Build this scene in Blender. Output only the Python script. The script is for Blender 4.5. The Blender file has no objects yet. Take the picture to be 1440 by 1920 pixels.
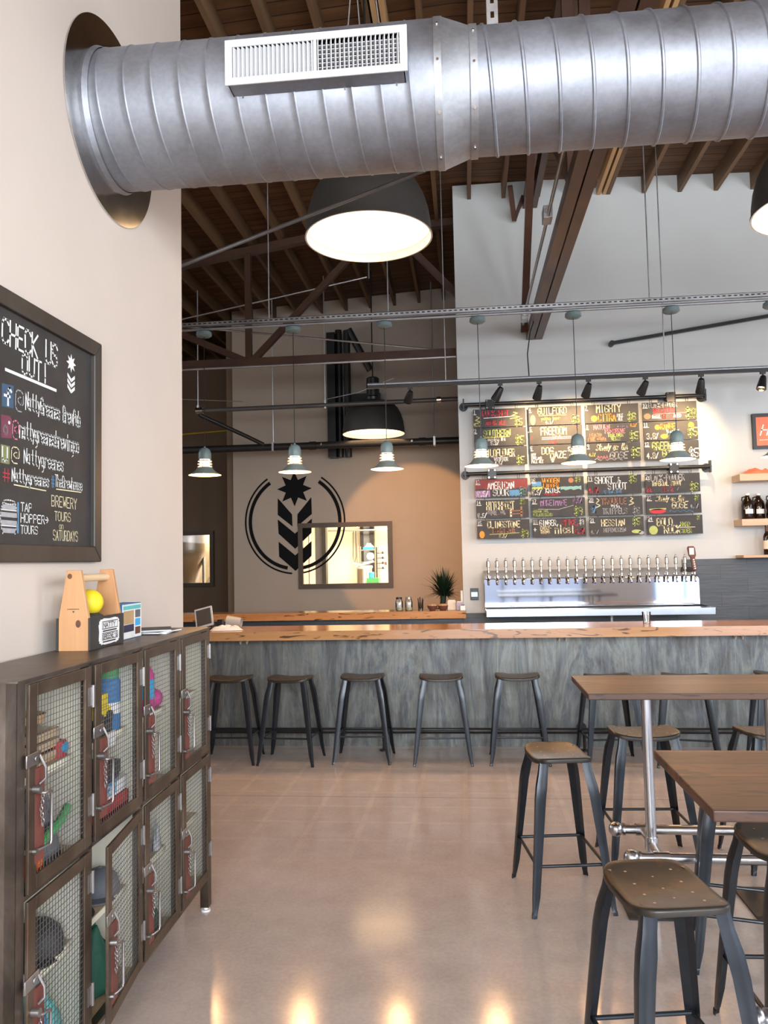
import bpy, math, random
from math import sin, cos, pi, radians as R
from mathutils import Vector, Matrix, noise

random.seed(7)
S = bpy.context.scene
COL = S.collection

# ------------------------------------------------------------------ camera
cam = bpy.data.cameras.new('camera')
cam.sensor_fit = 'VERTICAL'
cam.sensor_height = 36.0
cam.lens = 1478.9 / 1920 * 36.0
cam.clip_start = 0.05
cam.clip_end = 200
cam_o = bpy.data.objects.new('camera', cam)
COL.objects.link(cam_o)
_y, _p, _r = 0.102528, 0.062721, -0.020896
_f = Vector((-sin(_y) * cos(_p), cos(_y) * cos(_p), sin(_p)))
_r0 = Vector((cos(_y), sin(_y), 0))
_u0 = _r0.cross(_f)
_rt = cos(_r) * _r0 + sin(_r) * _u0
_up = -sin(_r) * _r0 + cos(_r) * _u0
_m = Matrix((_rt, _up, -_f)).transposed().to_4x4()
_m.translation = (0, 0, 1.63)
cam_o.matrix_world = _m
S.camera = cam_o

# ------------------------------------------------------------------ colour, world, daylight
S.view_settings.view_transform = 'Standard'
S.view_settings.look = 'None'
S.view_settings.gamma = 1.0
S.view_settings.use_curve_mapping = False
S.view_settings.exposure = 0.95
S.cycles.use_denoising = True
S.cycles.max_bounces = 8
S.cycles.diffuse_bounces = 4
S.cycles.glossy_bounces = 4
S.cycles.transmission_bounces = 6
S.cycles.transparent_max_bounces = 10
S.cycles.sample_clamp_indirect = 4.0
S.cycles.caustics_reflective = False
S.cycles.caustics_refractive = False

W = bpy.data.worlds.new('sky')
S.world = W
W.use_nodes = True
_nt = W.node_tree
_sky = _nt.nodes.new('ShaderNodeTexSky')
_sky.sky_type = 'NISHITA'
_sky.sun_disc = False
_sky.sun_elevation = R(40)
_sky.sun_rotation = R(200)
_nt.links.new(_sky.outputs[0], _nt.nodes['Background'].inputs[0])
_nt.nodes['Background'].inputs[1].default_value = 0.035


def light(name, kind, loc, power, col, rot=None, **kw):
    d = bpy.data.lights.new(name, kind)
    d.energy = power
    d.color = col
    for k, v in kw.items():
        setattr(d, k, v)
    o = bpy.data.objects.new(name, d)
    o.location = loc
    if rot is not None:
        o.rotation_euler = rot
    COL.objects.link(o)
    return o


DAY = (0.87, 0.935, 1.0)
GROUND = (0.48, 0.64, 1.0)
REAR_WINDOWS = [(-1.2, 3.1), (4.9, 6.5)]                   # x ranges, z 0.15 .. 4.1, wall y = -4
RIGHT_WINDOWS = [(-3.0, -0.6), (0.2, 2.6), (3.4, 5.8)]     # y ranges, wall x = 6.6
WLO, WMID, WHI = 0.15, 1.55, 4.1
# sky seen through the upper glass, paler street and ground through the lower glass
for a, b in REAR_WINDOWS:
    light('window_skylight', 'AREA', ((a + b) / 2, -4.14, (WMID + WHI) / 2), 112 * (b - a) * (WHI - WMID) / 2.55, DAY, (R(90), 0, 0), shape='RECTANGLE', size=b - a, size_y=WHI - WMID)
    light('window_streetlight', 'AREA', ((a + b) / 2, -4.14, (WMID + WLO) / 2), 3.4 * (b - a) * (4.0 if a > 4 else 1), GROUND, (R(90), 0, 0), shape='RECTANGLE', size=b - a, size_y=WMID - WLO)
for a, b in RIGHT_WINDOWS:
    light('window_skylight', 'AREA', (6.74, (a + b) / 2, (WMID + WHI) / 2), 38 * (b - a), DAY, (R(90), 0, R(90)), shape='RECTANGLE', size=b - a, size_y=WHI - WMID)
    light('window_streetlight', 'AREA', (6.74, (a + b) / 2, (WMID + WLO) / 2), 4 * (b - a), GROUND, (R(90), 0, R(90)), shape='RECTANGLE', size=b - a, size_y=WMID - WLO)

light('window_skylight', 'AREA', (-8.14, 7.2, 3.65), 55, (0.93, 0.96, 1.0), (R(90), 0, R(-90)), shape='RECTANGLE', size=4.0, size_y=2.7)

# ------------------------------------------------------------------ mesh helpers
ORG = {}


class MB:
    def __init__(s):
        s.v, s.f, s.m = [], [], []
        s.mi = 0

    def add(s, vs, fs):
        n = len(s.v)
        s.v += [tuple(v) for v in vs]
        for f in fs:
            s.f.append(tuple(i + n for i in f))
            s.m.append(s.mi)
        return s

    def box(s, a, b, M=None):
        x0, y0, z0 = a
        x1, y1, z1 = b
        vs = [Vector(p) for p in ((x0, y0, z0), (x1, y0, z0), (x1, y1, z0), (x0, y1, z0), (x0, y0, z1), (x1, y0, z1), (x1, y1, z1), (x0, y1, z1))]
        if M is not None:
            vs = [M @ v for v in vs]
        return s.add(vs, [(3, 2, 1, 0), (4, 5, 6, 7), (0, 1, 5, 4), (1, 2, 6, 5), (2, 3, 7, 6), (3, 0, 4, 7)])

    def cbox(s, c, d, M=None):
        return s.box([c[i] - d[i] / 2 for i in range(3)], [c[i] + d[i] / 2 for i in range(3)], M)

    def cyl(s, p0, p1, r0, r1=None, n=16, caps=True):
        p0, p1 = Vector(p0), Vector(p1)
        r1 = r0 if r1 is None else r1
        q = (p1 - p0).to_track_quat('Z', 'Y')
        vs = []
        for p, r in ((p0, r0), (p1, r1)):
            for i in range(n):
                a = 2 * pi * i / n
                vs.append(p + q @ Vector((r * cos(a), r * sin(a), 0)))
        fs = [(i, (i + 1) % n, n + (i + 1) % n, n + i) for i in range(n)]
        if caps:
            fs += [tuple(range(n - 1, -1, -1)), tuple(range(n, 2 * n))]
        return s.add(vs, fs)

    def tube(s, pts, r, n=8, closed=False):
        pts = [Vector(p) for p in pts]
        k = len(pts)
        vs, fs = [], []
        ref = None
        for i, p in enumerate(pts):
            a = pts[(i - 1) % k] if closed or i > 0 else p
            b = pts[(i + 1) % k] if closed or i < k - 1 else p
            t = (b - a).normalized()
            if ref is None:
                ref = t.orthogonal().normalized()
            ref = (ref - t * ref.dot(t))
            ref = ref.normalized() if ref.length > 1e-6 else t.orthogonal().normalized()
            w = t.cross(ref)
            for j in range(n):
                g = 2 * pi * j / n
                rr = r[i] if isinstance(r, (list, tuple)) else r
                vs.append(p + rr * (cos(g) * ref + sin(g) * w))
        for i in range(k if closed else k - 1):
            for j in range(n):
                a, b = i * n, ((i + 1) % k) * n
                fs.append((a + j, a + (j + 1) % n, b + (j + 1) % n, b + j))
        if not closed:
            fs += [tuple(range(n - 1, -1, -1)), tuple(range((k - 1) * n, k * n))]
        return s.add(vs, fs)

    def lathe(s, prof, c=(0, 0, 0), n=32, M=None, cap0=False, cap1=False):
        vs, fs = [], []
        for r, z in prof:
            for i in range(n):
                a = 2 * pi * i / n
                v = Vector((c[0] + r * cos(a), c[1] + r * sin(a), c[2] + z))
                vs.append(M @ v if M is not None else v)
        for k in range(len(prof) - 1):
            for i in range(n):
                j = (i + 1) % n
                fs.append((k * n + i, k * n + j, (k + 1) * n + j, (k + 1) * n + i))
        if cap0:
            fs.append(tuple(range(n - 1, -1, -1)))
        if cap1:
            fs.append(tuple(range((len(prof) - 1) * n, len(prof) * n)))
        return s.add(vs, fs)

    def prism(s, poly, fn, h0, h1):
        """poly of 2D points extruded; fn(a, b, h) -> 3D point"""
        n = len(poly)
        vs = [fn(a, b, h0) for a, b in poly] + [fn(a, b, h1) for a, b in poly]
        fs = [tuple(range(n - 1, -1, -1)), tuple(range(n, 2 * n))]
        fs += [(i, (i + 1) % n, n + (i + 1) % n, n + i) for i in range(n)]
        return s.add(vs, fs)

    def build(s, name, mats, parent=None, smooth=0.6, world=True, bevel=0):
        off = Vector((0, 0, 0))
        if parent is not None:
            off = ORG.get(parent.name, Vector((0, 0, 0))) if world else off
        me = bpy.data.meshes.new(name)
        me.from_pydata([tuple(Vector(v) - off) for v in s.v], [], s.f)
        if not isinstance(mats, (list, tuple)):
            mats = [mats]
        for m in mats:
            me.materials.append(m)
        if len(mats) > 1:
            me.polygons.foreach_set('material_index', s.m)
        me.validate()
        if smooth:
            me.shade_smooth()
            me.set_sharp_from_angle(angle=smooth)
        me.update()
        o = bpy.data.objects.new(name, me)
        COL.objects.link(o)
        if parent is not None:
            o.parent = parent
            ORG[o.name] = off
        if bevel:
            b = o.modifiers.new('bevel', 'BEVEL')
            b.width = bevel
            b.segments = 2
            b.limit_method = 'ANGLE'
        return o


def tag(o, label=None, cat=None, group=None, kind=None):
    for k, v in (('label', label), ('category', cat), ('group', group), ('kind', kind)):
        if v:
            o[k] = v
    return o


def thing(name, label, cat, loc=(0, 0, 0), rz=0, group=None):
    o = bpy.data.objects.new(name, None)
    o.empty_display_size = 0.1
    COL.objects.link(o)
    o.location = loc
    o.rotation_euler = (0, 0, rz)
    ORG[o.name] = Vector(loc)
    return tag(o, label, cat, group)


def dup(root, loc, rz=None, label=None):
    def cp(o, parent):
        c = o.copy()
        COL.objects.link(c)
        c.parent = parent
        for ch in [x for x in bpy.data.objects if x.parent == o]:
            cp(ch, c)
        return c
    r = cp(root, None)
    r.location = loc
    if rz is not None:
        r.rotation_euler = (0, 0, rz)
    if label:
        r['label'] = label
    return r


def struct(o):
    o['kind'] = 'structure'
    return o


# ------------------------------------------------------------------ materials
class NT:
    def __init__(s, name):
        s.m = bpy.data.materials.new(name)
        s.m.use_nodes = True
        s.t = s.m.node_tree
        s.b = s.t.nodes['Principled BSDF']

    def n(s, typ, **kw):
        o = s.t.nodes.new(typ)
        for k, v in kw.items():
            if k in o.inputs:
                o.inputs[k].default_value = v
            else:
                setattr(o, k, v)
        return o

    def l(s, a, b):
        s.t.links.new(a, b)

    def coord(s, scale=(1, 1, 1), rot=(0, 0, 0), kind='Object'):
        c = s.n('ShaderNodeTexCoord')
        m = s.n('ShaderNodeMapping')
        m.inputs['Scale'].default_value = scale
        m.inputs['Rotation'].default_value = rot
        s.l(c.outputs[kind], m.inputs[0])
        return m.outputs[0]

    def noise(s, vec, scale=5, detail=4, rough=0.55, dist=0.0):
        o = s.n('ShaderNodeTexNoise')
        o.inputs['Scale'].default_value = scale
        o.inputs['Detail'].default_value = detail
        o.inputs['Roughness'].default_value = rough
        o.inputs['Distortion'].default_value = dist
        s.l(vec, o.inputs['Vector'])
        return o.outputs['Fac']

    def ramp(s, fac, stops):
        o = s.n('ShaderNodeValToRGB')
        e = o.color_ramp.elements
        while len(e) < len(stops):
            e.new(0.5)
        for x, (p, c) in zip(e, stops):
            x.position = p
            x.color = (*c, 1) if len(c) == 3 else c
        s.l(fac, o.inputs[0])
        return o.outputs[0]

    def mix(s, fac, a, b, mode='MIX'):
        o = s.n('ShaderNodeMix', data_type='RGBA', blend_type=mode)
        for inp, v in ((o.inputs[0], fac), (o.inputs[6], a), (o.inputs[7], b)):
            if hasattr(v, 'node'):
                s.l(v, inp)
            elif isinstance(v, (int, float)):
                inp.default_value = v
            else:
                inp.default_value = (*v, 1)
        return o.outputs[2]

    def math(s, op, a, b=0.0, c=None):
        o = s.n('ShaderNodeMath', operation=op)
        for i, v in enumerate((a, b, c)):
            if v is None:
                continue
            if hasattr(v, 'node'):
                s.l(v, o.inputs[i])
            else:
                o.inputs[i].default_value = v
        return o.outputs[0]

    def bump(s, h, strength=0.2, dist=0.01):
        o = s.n('ShaderNodeBump')
        o.inputs['Strength'].default_value = strength
        o.inputs['Distance'].default_value = dist
        s.l(h, o.inputs['Height'])
        s.l(o.outputs[0], s.b.inputs['Normal'])

    def set(s, col=None, rough=None, metal=None, **kw):
        for key, v in (('Base Color', col), ('Roughness', rough), ('Metallic', metal), *kw.items()):
            if v is None:
                continue
            if hasattr(v, 'node'):
                s.l(v, s.b.inputs[key])
            elif isinstance(v, (tuple, list)):
                s.b.inputs[key].default_value = (*v, 1)
            else:
                s.b.inputs[key].default_value = v
        return s.m


def plain(name, col, rough=0.5, metal=0.0, var=0.12, scale=6, stretch=(1, 1, 1), bump=0.0, **kw):
    t = NT(name)
    f = t.noise(t.coord(stretch), scale)
    lo = tuple(max(0, c * (1 - var)) for c in col)
    hi = tuple(min(1, c * (1 + var)) for c in col)
    if bump:
        t.bump(f, bump)
    return t.set(t.ramp(f, [(0.3, lo), (0.7, hi)]), rough, metal, **kw)


def emit(name, col, strength, base=(0.8, 0.8, 0.8)):
    t = NT(name)
    return t.set(base, 0.5, 0.0, **{'Emission Color': col, 'Emission Strength': strength})


def glass(name, tint=(1, 1, 1), refl=0.06):
    t = NT(name)
    tr = t.n('ShaderNodeBsdfTransparent')
    tr.inputs[0].default_value = (*tint, 1)
    gl = t.n('ShaderNodeBsdfGlossy')
    gl.inputs['Roughness'].default_value = 0.02
    fr = t.n('ShaderNodeFresnel')
    fr.inputs[0].default_value = 1.45
    mx = t.n('ShaderNodeMixShader')
    t.l(t.math('MULTIPLY', fr.outputs[0], refl / 0.04), mx.inputs[0])
    t.l(tr.outputs[0], mx.inputs[1])
    t.l(gl.outputs[0], mx.inputs[2])
    t.l(mx.outputs[0], t.t.nodes['Material Output'].inputs[0])
    return t.m


def wood(name, c0, c1, c2, axis=0, rough=0.4, streak=0.0, grain=14, scale=1.0, tilt=0.0, planks=0.0):
    t = NT(name)
    sc = [grain * scale] * 3
    sc[axis] = 0.9 * scale
    v = t.coord(tuple(sc), (0, tilt, 0))
    f = t.noise(v, 1.0, 6, 0.6, 0.4)
    col = t.ramp(f, [(0.3, c0), (0.52, c1), (0.72, c2)])
    sc2 = [2.2 * scale] * 3
    sc2[axis] = 0.35 * scale
    g = t.noise(t.coord(tuple(sc2)), 1.0, 2)
    col = t.mix(0.5, col, t.ramp(g, [(0.35, c0), (0.65, c2)]))
    if streak:
        sc3 = [9 * scale] * 3
        sc3[axis] = 1.6 * scale
        h = t.noise(t.coord(tuple(sc3), (0, 0.09, 0.02)), 2.4, 3, 0.5, 1.6)
        k = t.ramp(h, [(0.585, (0, 0, 0)), (0.66, (1, 1, 1))])
        col = t.mix(t.math('MULTIPLY', k, streak), col, (0.05, 0.022, 0.01))
    if planks:
        sp = t.n('ShaderNodeSeparateXYZ')
        t.l(t.coord(), sp.inputs[0])
        w = t.n('ShaderNodeTexWhiteNoise', noise_dimensions='1D')
        t.l(t.math('FLOOR', t.math('DIVIDE', sp.outputs[1], planks)), w.inputs['W'])
        tone = t.ramp(w.outputs[0], [(0.0, (0.5, 0.48, 0.48)), (1.0, (1.35, 1.3, 1.25))])
        col = t.mix(1.0, col, tone, 'MULTIPLY')
        gap = t.math('LESS_THAN', t.math('PINGPONG', sp.outputs[1], planks / 2), 0.0026)
        col = t.mix(t.math('MULTIPLY', gap, 0.8), col, (0.015, 0.007, 0.004))
    t.bump(f, 0.08, 0.003)
    return t.set(col, rough)


def m_floor():
    t = NT('polished_concrete')
    v = t.coord()
    n1 = t.noise(v, 0.7, 5, 0.6)
    n2 = t.noise(v, 6.0, 6, 0.65)
    n3 = t.noise(v, 55.0, 2)
    col = t.ramp(n1, [(0.3, (0.47, 0.385, 0.335)), (0.7, (0.59, 0.495, 0.45))])
    col = t.mix(0.45, col, t.ramp(n2, [(0.3, (0.44, 0.365, 0.325)), (0.7, (0.59, 0.51, 0.47))]))
    col = t.mix(0.1, col, t.ramp(n3, [(0.4, (0.18, 0.14, 0.11)), (0.6, (0.5, 0.43, 0.37))]))
    # ghost of an old tile grid in front of the bar
    sp = t.n('ShaderNodeSeparateXYZ')
    t.l(v, sp.inputs[0])
    X, Y = sp.outputs[0], sp.outputs[1]

    def line(c, period, w, off=0.0):
        p = t.math('PINGPONG', t.math('ADD', c, off), period / 2)
        return t.math('LESS_THAN', p, w)
    g = t.math('MAXIMUM', line(X, 0.32, 0.017, 0.05), line(Y, 0.32, 0.016, 0.1))
    band = t.math('MULTIPLY', t.math('SMOOTH_MIN', t.math('SUBTRACT', Y, 4.1), 1.0, 0.3), t.math('GREATER_THAN', Y, 4.1))
    band = t.math('MULTIPLY', band, t.math('LESS_THAN', Y, 6.6))
    fade = t.math('MULTIPLY', t.ramp(n2, [(0.3, (0.15,) * 3), (0.7, (0.9,) * 3)]), t.math('MINIMUM', t.math('MAXIMUM', band, 0.0), 1.0))
    col = t.mix(t.math('MULTIPLY', t.math('MULTIPLY', g, fade), 0.5), col, (0.68, 0.55, 0.45))
    joint = t.math('MAXIMUM', line(t.math('SUBTRACT', Y, 5.55), 9.0, 0.004), line(t.math('SUBTRACT', Y, 0.9), 9.0, 0.004))
    col = t.mix(t.math('MULTIPLY', joint, 0.55), col, (0.08, 0.06, 0.045))
    rg = t.ramp(n2, [(0.3, (0.10,) * 3), (0.7, (0.16,) * 3)])
    t.bump(n2, 0.02, 0.004)
    return t.set(col, rg, 0.0, **{'Specular IOR Level': 0.42})


def m_patina():
    t = NT('patina_steel_panel')
    a = t.noise(t.coord((2.6, 2.6, 0.6)), 1.3, 6, 0.66, 0.9)
    b = t.noise(t.coord((14, 14, 1.6)), 1.0, 6, 0.7, 1.6)
    c = t.noise(t.coord((3, 3, 2)), 3.0, 6, 0.7)
    col = t.ramp(a, [(0.34, (0.045, 0.038, 0.034)), (0.44, (0.11, 0.12, 0.13)), (0.53, (0.23, 0.24, 0.21)), (0.60, (0.09, 0.105, 0.125)), (0.70, (0.25, 0.26, 0.24))])
    col = t.mix(0.42, col, t.ramp(b, [(0.34, (0.035, 0.028, 0.024)), (0.5, (0.13, 0.135, 0.135)), (0.66, (0.25, 0.26, 0.24))]))
    col = t.mix(t.math('MULTIPLY', t.ramp(c, [(0.5, (0, 0, 0)), (0.68, (1, 1, 1))]), 0.45), col, (0.10, 0.075, 0.055))
    t.bump(b, 0.12, 0.003)
    return t.set(col, t.ramp(c, [(0.3, (0.34,) * 3), (0.7, (0.55,) * 3)]), 0.35)


def m_galv(name, base, rough, var=0.1):
    t = NT(name)
    a = t.noise(t.coord((1, 1, 1)), 4.0, 5, 0.6)
    b = t.noise(t.coord((1, 1, 1)), 45.0, 3, 0.6)
    col = t.ramp(a, [(0.3, tuple(x * (1 - var) for x in base)), (0.7, tuple(min(1, x * (1 + var)) for x in base))])
    col = t.mix(0.18, col, t.ramp(b, [(0.4, tuple(x * 0.7 for x in base)), (0.6, tuple(min(1, x * 1.2) for x in base))]))
    rr = t.ramp(a, [(0.3, (rough * 0.85,) * 3), (0.7, (rough * 1.2,) * 3)])
    return t.set(col, rr, 1.0)


def m_brushed(name, base=(0.46, 0.47, 0.495), rough=0.05):
    t = NT(name)
    a = t.noise(t.coord((60, 60, 1.0)), 4.0, 3)
    return t.set(t.ramp(a, [(0.3, tuple(x * 0.9 for x in base)), (0.7, base)]), rough, 1.0)


def m_deck():
    t = NT('roof_deck_boards')
    sp = t.n('ShaderNodeSeparateXYZ')
    t.l(t.coord(), sp.inputs[0])
    gap = t.math('LESS_THAN', t.math('PINGPONG', sp.outputs[1], 0.075), 0.006)
    a = t.noise(t.coord((1.2, 14, 14)), 1.3, 6, 0.65, 0.5)
    b = t.noise(t.coord((0.5, 7, 1)), 1.0, 2)
    col = t.ramp(a, [(0.3, (0.06, 0.027, 0.010)), (0.55, (0.14, 0.066, 0.026)), (0.75, (0.22, 0.115, 0.047))])
    col = t.mix(0.5, col, t.ramp(b, [(0.35, (0.07, 0.03, 0.012)), (0.65, (0.18, 0.09, 0.036))]))
    col = t.mix(gap, col, (0.015, 0.008, 0.004))
    return t.set(col, 0.7)


def m_tile():
    t = NT('black_plank_tile')
    br = t.n('ShaderNodeTexBrick')
    br.offset = 0.37
    t.l(t.coord((1, 1, 1), (R(90), 0, 0)), br.inputs['Vector'])
    for k, v in (('Scale', 1.0), ('Brick Width', 0.76), ('Row Height', 0.152), ('Mortar Size', 0.003)):
        br.inputs[k].default_value = v
    br.inputs['Color1'].default_value = (0.045, 0.052, 0.062, 1)
    br.inputs['Color2'].default_value = (0.06, 0.068, 0.08, 1)
    br.inputs['Mortar'].default_value = (0.012, 0.013, 0.015, 1)
    w = t.noise(t.coord((2, 2, 30)), 1.5, 4, 0.6, 0.7)
    t.bump(w, 0.35, 0.006)
    col = t.mix(0.35, br.outputs[0], t.ramp(w, [(0.35, (0.028, 0.03, 0.036)), (0.65, (0.095, 0.105, 0.12))]))
    return t.set(col, 0.42)


def m_rustic_metal(name, c0, c1, c2, rough=0.4, metal=0.75):
    t = NT(name)
    a = t.noise(t.coord((1, 1, 0.6)), 5.0, 6, 0.65, 0.4)
    b = t.noise(t.coord((4, 4, 1.0)), 5.0, 4, 0.6)
    col = t.ramp(a, [(0.32, c0), (0.52, c1), (0.7, c2)])
    col = t.mix(t.math('MULTIPLY', t.ramp(b, [(0.55, (0, 0, 0)), (0.68, (1, 1, 1))]), 0.45), col, (0.11, 0.05, 0.02))
    t.bump(b, 0.06, 0.002)
    return t.set(col, t.ramp(a, [(0.3, (rough * 0.8,) * 3), (0.7, (rough * 1.3,) * 3)]), metal)


def m_slats(name, col, gap_col, period, axis=0):
    t = NT(name)
    sp = t.n('ShaderNodeSeparateXYZ')
    t.l(t.coord(), sp.inputs[0])
    g = t.math('LESS_THAN', t.math('PINGPONG', sp.outputs[axis], period / 2), period * 0.06)
    return t.set(t.mix(g, col, gap_col), 0.6)


M = {}
M['floor'] = m_floor()
M['wall_white'] = plain('warm_white_wall_paint', (0.60, 0.52, 0.455), 0.62, var=0.02, scale=3, bump=0.02)
M['wall_grey'] = plain('grey_wall_paint', (0.545, 0.56, 0.55), 0.6, var=0.02, scale=3, bump=0.02)
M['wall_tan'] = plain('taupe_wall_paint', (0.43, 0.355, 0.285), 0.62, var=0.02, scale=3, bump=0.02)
M['wall_brown'] = plain('shaded_wall_brown', (0.19, 0.125, 0.075), 0.62, var=0.03, scale=3)  # shade on the set-back wall is put into this darker brown
M['cream'] = plain('cream_wall_paint', (0.78, 0.70, 0.53), 0.6, var=0.03, scale=3)
M['deck'] = m_deck()
M['joist'] = wood('joist_timber', (0.085, 0.042, 0.018), (0.14, 0.075, 0.033), (0.20, 0.112, 0.052), axis=1, rough=0.65)
M['new_wood'] = wood('pale_new_timber', (0.42, 0.24, 0.10), (0.52, 0.31, 0.14), (0.60, 0.38, 0.19), axis=1, rough=0.6)
M['steel_brown'] = plain('brown_primer_steel', (0.085, 0.045, 0.032), 0.33, 0.25, var=0.2, scale=4)
M['galv'] = m_galv('galvanised_duct_steel', (0.315, 0.327, 0.362), 0.58)
M['galv_light'] = m_galv('bright_galvanised_steel', (0.385, 0.397, 0.42), 0.58)
M['strut'] = m_galv('galvanised_strut', (0.55, 0.56, 0.58), 0.4)
M['white'] = plain('white_enamel', (0.60, 0.60, 0.61), 0.4, var=0.02)
M['black'] = plain('black_satin_paint', (0.012, 0.012, 0.013), 0.38, var=0.2)
M['void'] = plain('hole_shade_black', (0.02, 0.02, 0.02), 0.9, var=0.1)  # near-black colour standing in for shade inside holes
M['black_pipe'] = plain('black_iron_pipe', (0.028, 0.026, 0.025), 0.42, 0.3, var=0.25)
M['grey_pipe'] = plain('grey_sprinkler_pipe', (0.13, 0.125, 0.12), 0.4, 0.4, var=0.15)
M['lamp_dark'] = plain('charcoal_lamp_enamel', (0.045, 0.042, 0.038), 0.55, var=0.08, scale=30)
M['lamp_inside'] = plain('white_lamp_liner', (0.85, 0.80, 0.70), 0.5, var=0.02)
M['teal'] = plain('grey_teal_enamel', (0.16, 0.22, 0.225), 0.42, var=0.06)
M['glow'] = emit('lit_lamp_diffuser', (1.0, 0.62, 0.32), 3.0)
M['bulb'] = emit('lit_bulb', (1.0, 0.74, 0.44), 6.0)
M['louver'] = emit('lit_louver_ring', (1.0, 0.80, 0.55), 3.6)
M['shade_in'] = plain('cream_shade_inside', (0.85, 0.72, 0.58), 0.5, var=0.03)
M['chalk_bg'] = plain('chalkboard_black', (0.03, 0.0285, 0.0275), 0.62, var=0.25, scale=8)
M['frame_dark'] = wood('dark_stained_frame', (0.018, 0.014, 0.011), (0.03, 0.024, 0.02), (0.045, 0.037, 0.03), axis=2, rough=0.42)
M['patina'] = m_patina()
M['bar_wood'] = wood('pecky_hickory_slab', (0.34, 0.145, 0.055), (0.46, 0.215, 0.085), (0.58, 0.315, 0.14), axis=0, rough=0.16, streak=0.85, grain=12)
M['table_wood'] = wood('reclaimed_brown_planks', (0.03, 0.0125, 0.007), (0.105, 0.043, 0.02), (0.22, 0.10, 0.048), axis=0, rough=0.45, streak=1.0, grain=26, planks=0.135)
M['shelf_wood'] = wood('pale_shelf_wood', (0.52, 0.34, 0.20), (0.60, 0.42, 0.27), (0.68, 0.50, 0.34), axis=0, rough=0.5)
M['cedar'] = wood('cedar_board', (0.42, 0.19, 0.075), (0.52, 0.26, 0.11), (0.60, 0.33, 0.155), axis=2, rough=0.55, grain=40)
M['dowel'] = wood('pale_dowel', (0.66, 0.44, 0.24), (0.72, 0.52, 0.31), (0.78, 0.60, 0.40), axis=1, rough=0.5, grain=40)
M['ply'] = wood('plywood_shelf', (0.42, 0.30, 0.18), (0.52, 0.38, 0.24), (0.60, 0.46, 0.31), axis=1, rough=0.6)
M['cream_edge'] = plain('cream_shelf_edge', (0.80, 0.76, 0.60), 0.6, var=0.04)
M['stool'] = plain('gunmetal_steel', (0.020, 0.024, 0.030), 0.28, 0.4, var=0.2, scale=9)
M['seat'] = m_rustic_metal('bronze_black_seat_steel', (0.020, 0.017, 0.014), (0.030, 0.026, 0.021), (0.043, 0.036, 0.03), 0.36, 0.35)
M['rivet'] = plain('bare_steel_hole', (0.45, 0.42, 0.38), 0.4, 0.8, var=0.1)
M['pipe_steel'] = plain('bare_steel_pipe', (0.60, 0.60, 0.62), 0.28, 1.0, var=0.05, scale=2)
M['tile'] = m_tile()
M['stainless'] = m_brushed('brushed_stainless')
M['tray'] = plain('satin_tray_steel', (0.36, 0.38, 0.42), 0.30, 1.0, var=0.04)
M['chrome'] = plain('polished_chrome', (0.78, 0.76, 0.72), 0.12, 1.0, var=0.04)
M['tap_body'] = plain('satin_tap_steel', (0.62, 0.57, 0.5), 0.22, 1.0, var=0.06)
M['blue_tip'] = plain('blue_plastic_tip', (0.02, 0.03, 0.22), 0.4, var=0.1)
M['locker'] = m_rustic_metal('raw_patinated_sheet_steel', (0.07, 0.056, 0.046), (0.13, 0.105, 0.087), (0.21, 0.175, 0.15), 0.40, 0.75)
M['locker_door'] = m_rustic_metal('rusty_brown_door_steel', (0.055, 0.036, 0.025), (0.10, 0.07, 0.048), (0.17, 0.122, 0.086), 0.42, 0.6)
M['locker_in'] = plain('cream_locker_lining', (0.80, 0.77, 0.64), 0.6, var=0.05)
M['wire'] = plain('galvanised_wire', (0.20, 0.185, 0.17), 0.5, 0.7, var=0.1)
M['hasp'] = m_rustic_metal('worn_hasp_steel', (0.22, 0.20, 0.19), (0.32, 0.30, 0.29), (0.42, 0.40, 0.39), 0.36, 0.9)
M['oxide'] = plain('red_oxide_plate', (0.16, 0.045, 0.035), 0.55, 0.1, var=0.15)
M['glass'] = glass('clear_pane')
M['jar_glass'] = glass('clear_jar_glass', (0.93, 0.95, 0.93), 0.12)
for nm, c in dict(c_wash=(0.24, 0.06, 0.06), c_white=(0.82, 0.82, 0.80), c_red=(0.55, 0.05, 0.07), c_pink=(0.62, 0.20, 0.26), c_yellow=(0.62, 0.54, 0.18), c_green=(0.42, 0.50, 0.16), c_dblue=(0.05, 0.095, 0.16), c_dpink=(0.17, 0.045, 0.075), c_dgreen=(0.20, 0.21, 0.09), c_orange=(0.75, 0.30, 0.05),
                  c_blue=(0.12, 0.30, 0.50), c_purple=(0.36, 0.22, 0.42), c_grey=(0.36, 0.36, 0.37), c_brown=(0.35, 0.17, 0.10), c_teal=(0.22, 0.42, 0.42), c_cream=(0.74, 0.66, 0.42)).items():
    M[nm] = plain('chalk_' + nm[2:], c, 0.85, var=0.12, scale=40)
for nm, c in dict(p_yellow=(0.80, 0.62, 0.02), p_blue=(0.02, 0.17, 0.42), p_sky=(0.04, 0.38, 0.70), p_teal=(0.12, 0.50, 0.48), p_red=(0.42, 0.025, 0.03), p_green=(0.008, 0.085, 0.05), p_lime=(0.05, 0.30, 0.10),
                  p_pink=(0.62, 0.03, 0.25), p_orange=(0.72, 0.13, 0.02), p_coral=(0.85, 0.20, 0.10), p_navy=(0.02, 0.025, 0.07), p_grey=(0.12, 0.13, 0.15), p_char=(0.03, 0.032, 0.036), p_lilac=(0.40, 0.34, 0.44),
                  p_white=(0.78, 0.77, 0.75), p_cream=(0.72, 0.64, 0.50), p_tan=(0.50, 0.32, 0.16), p_brown=(0.12, 0.04, 0.025), p_silver=(0.5, 0.52, 0.55)).items():
    M[nm] = plain(nm[2:] + '_surface', c, 0.6, var=0.1, scale=12)
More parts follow.
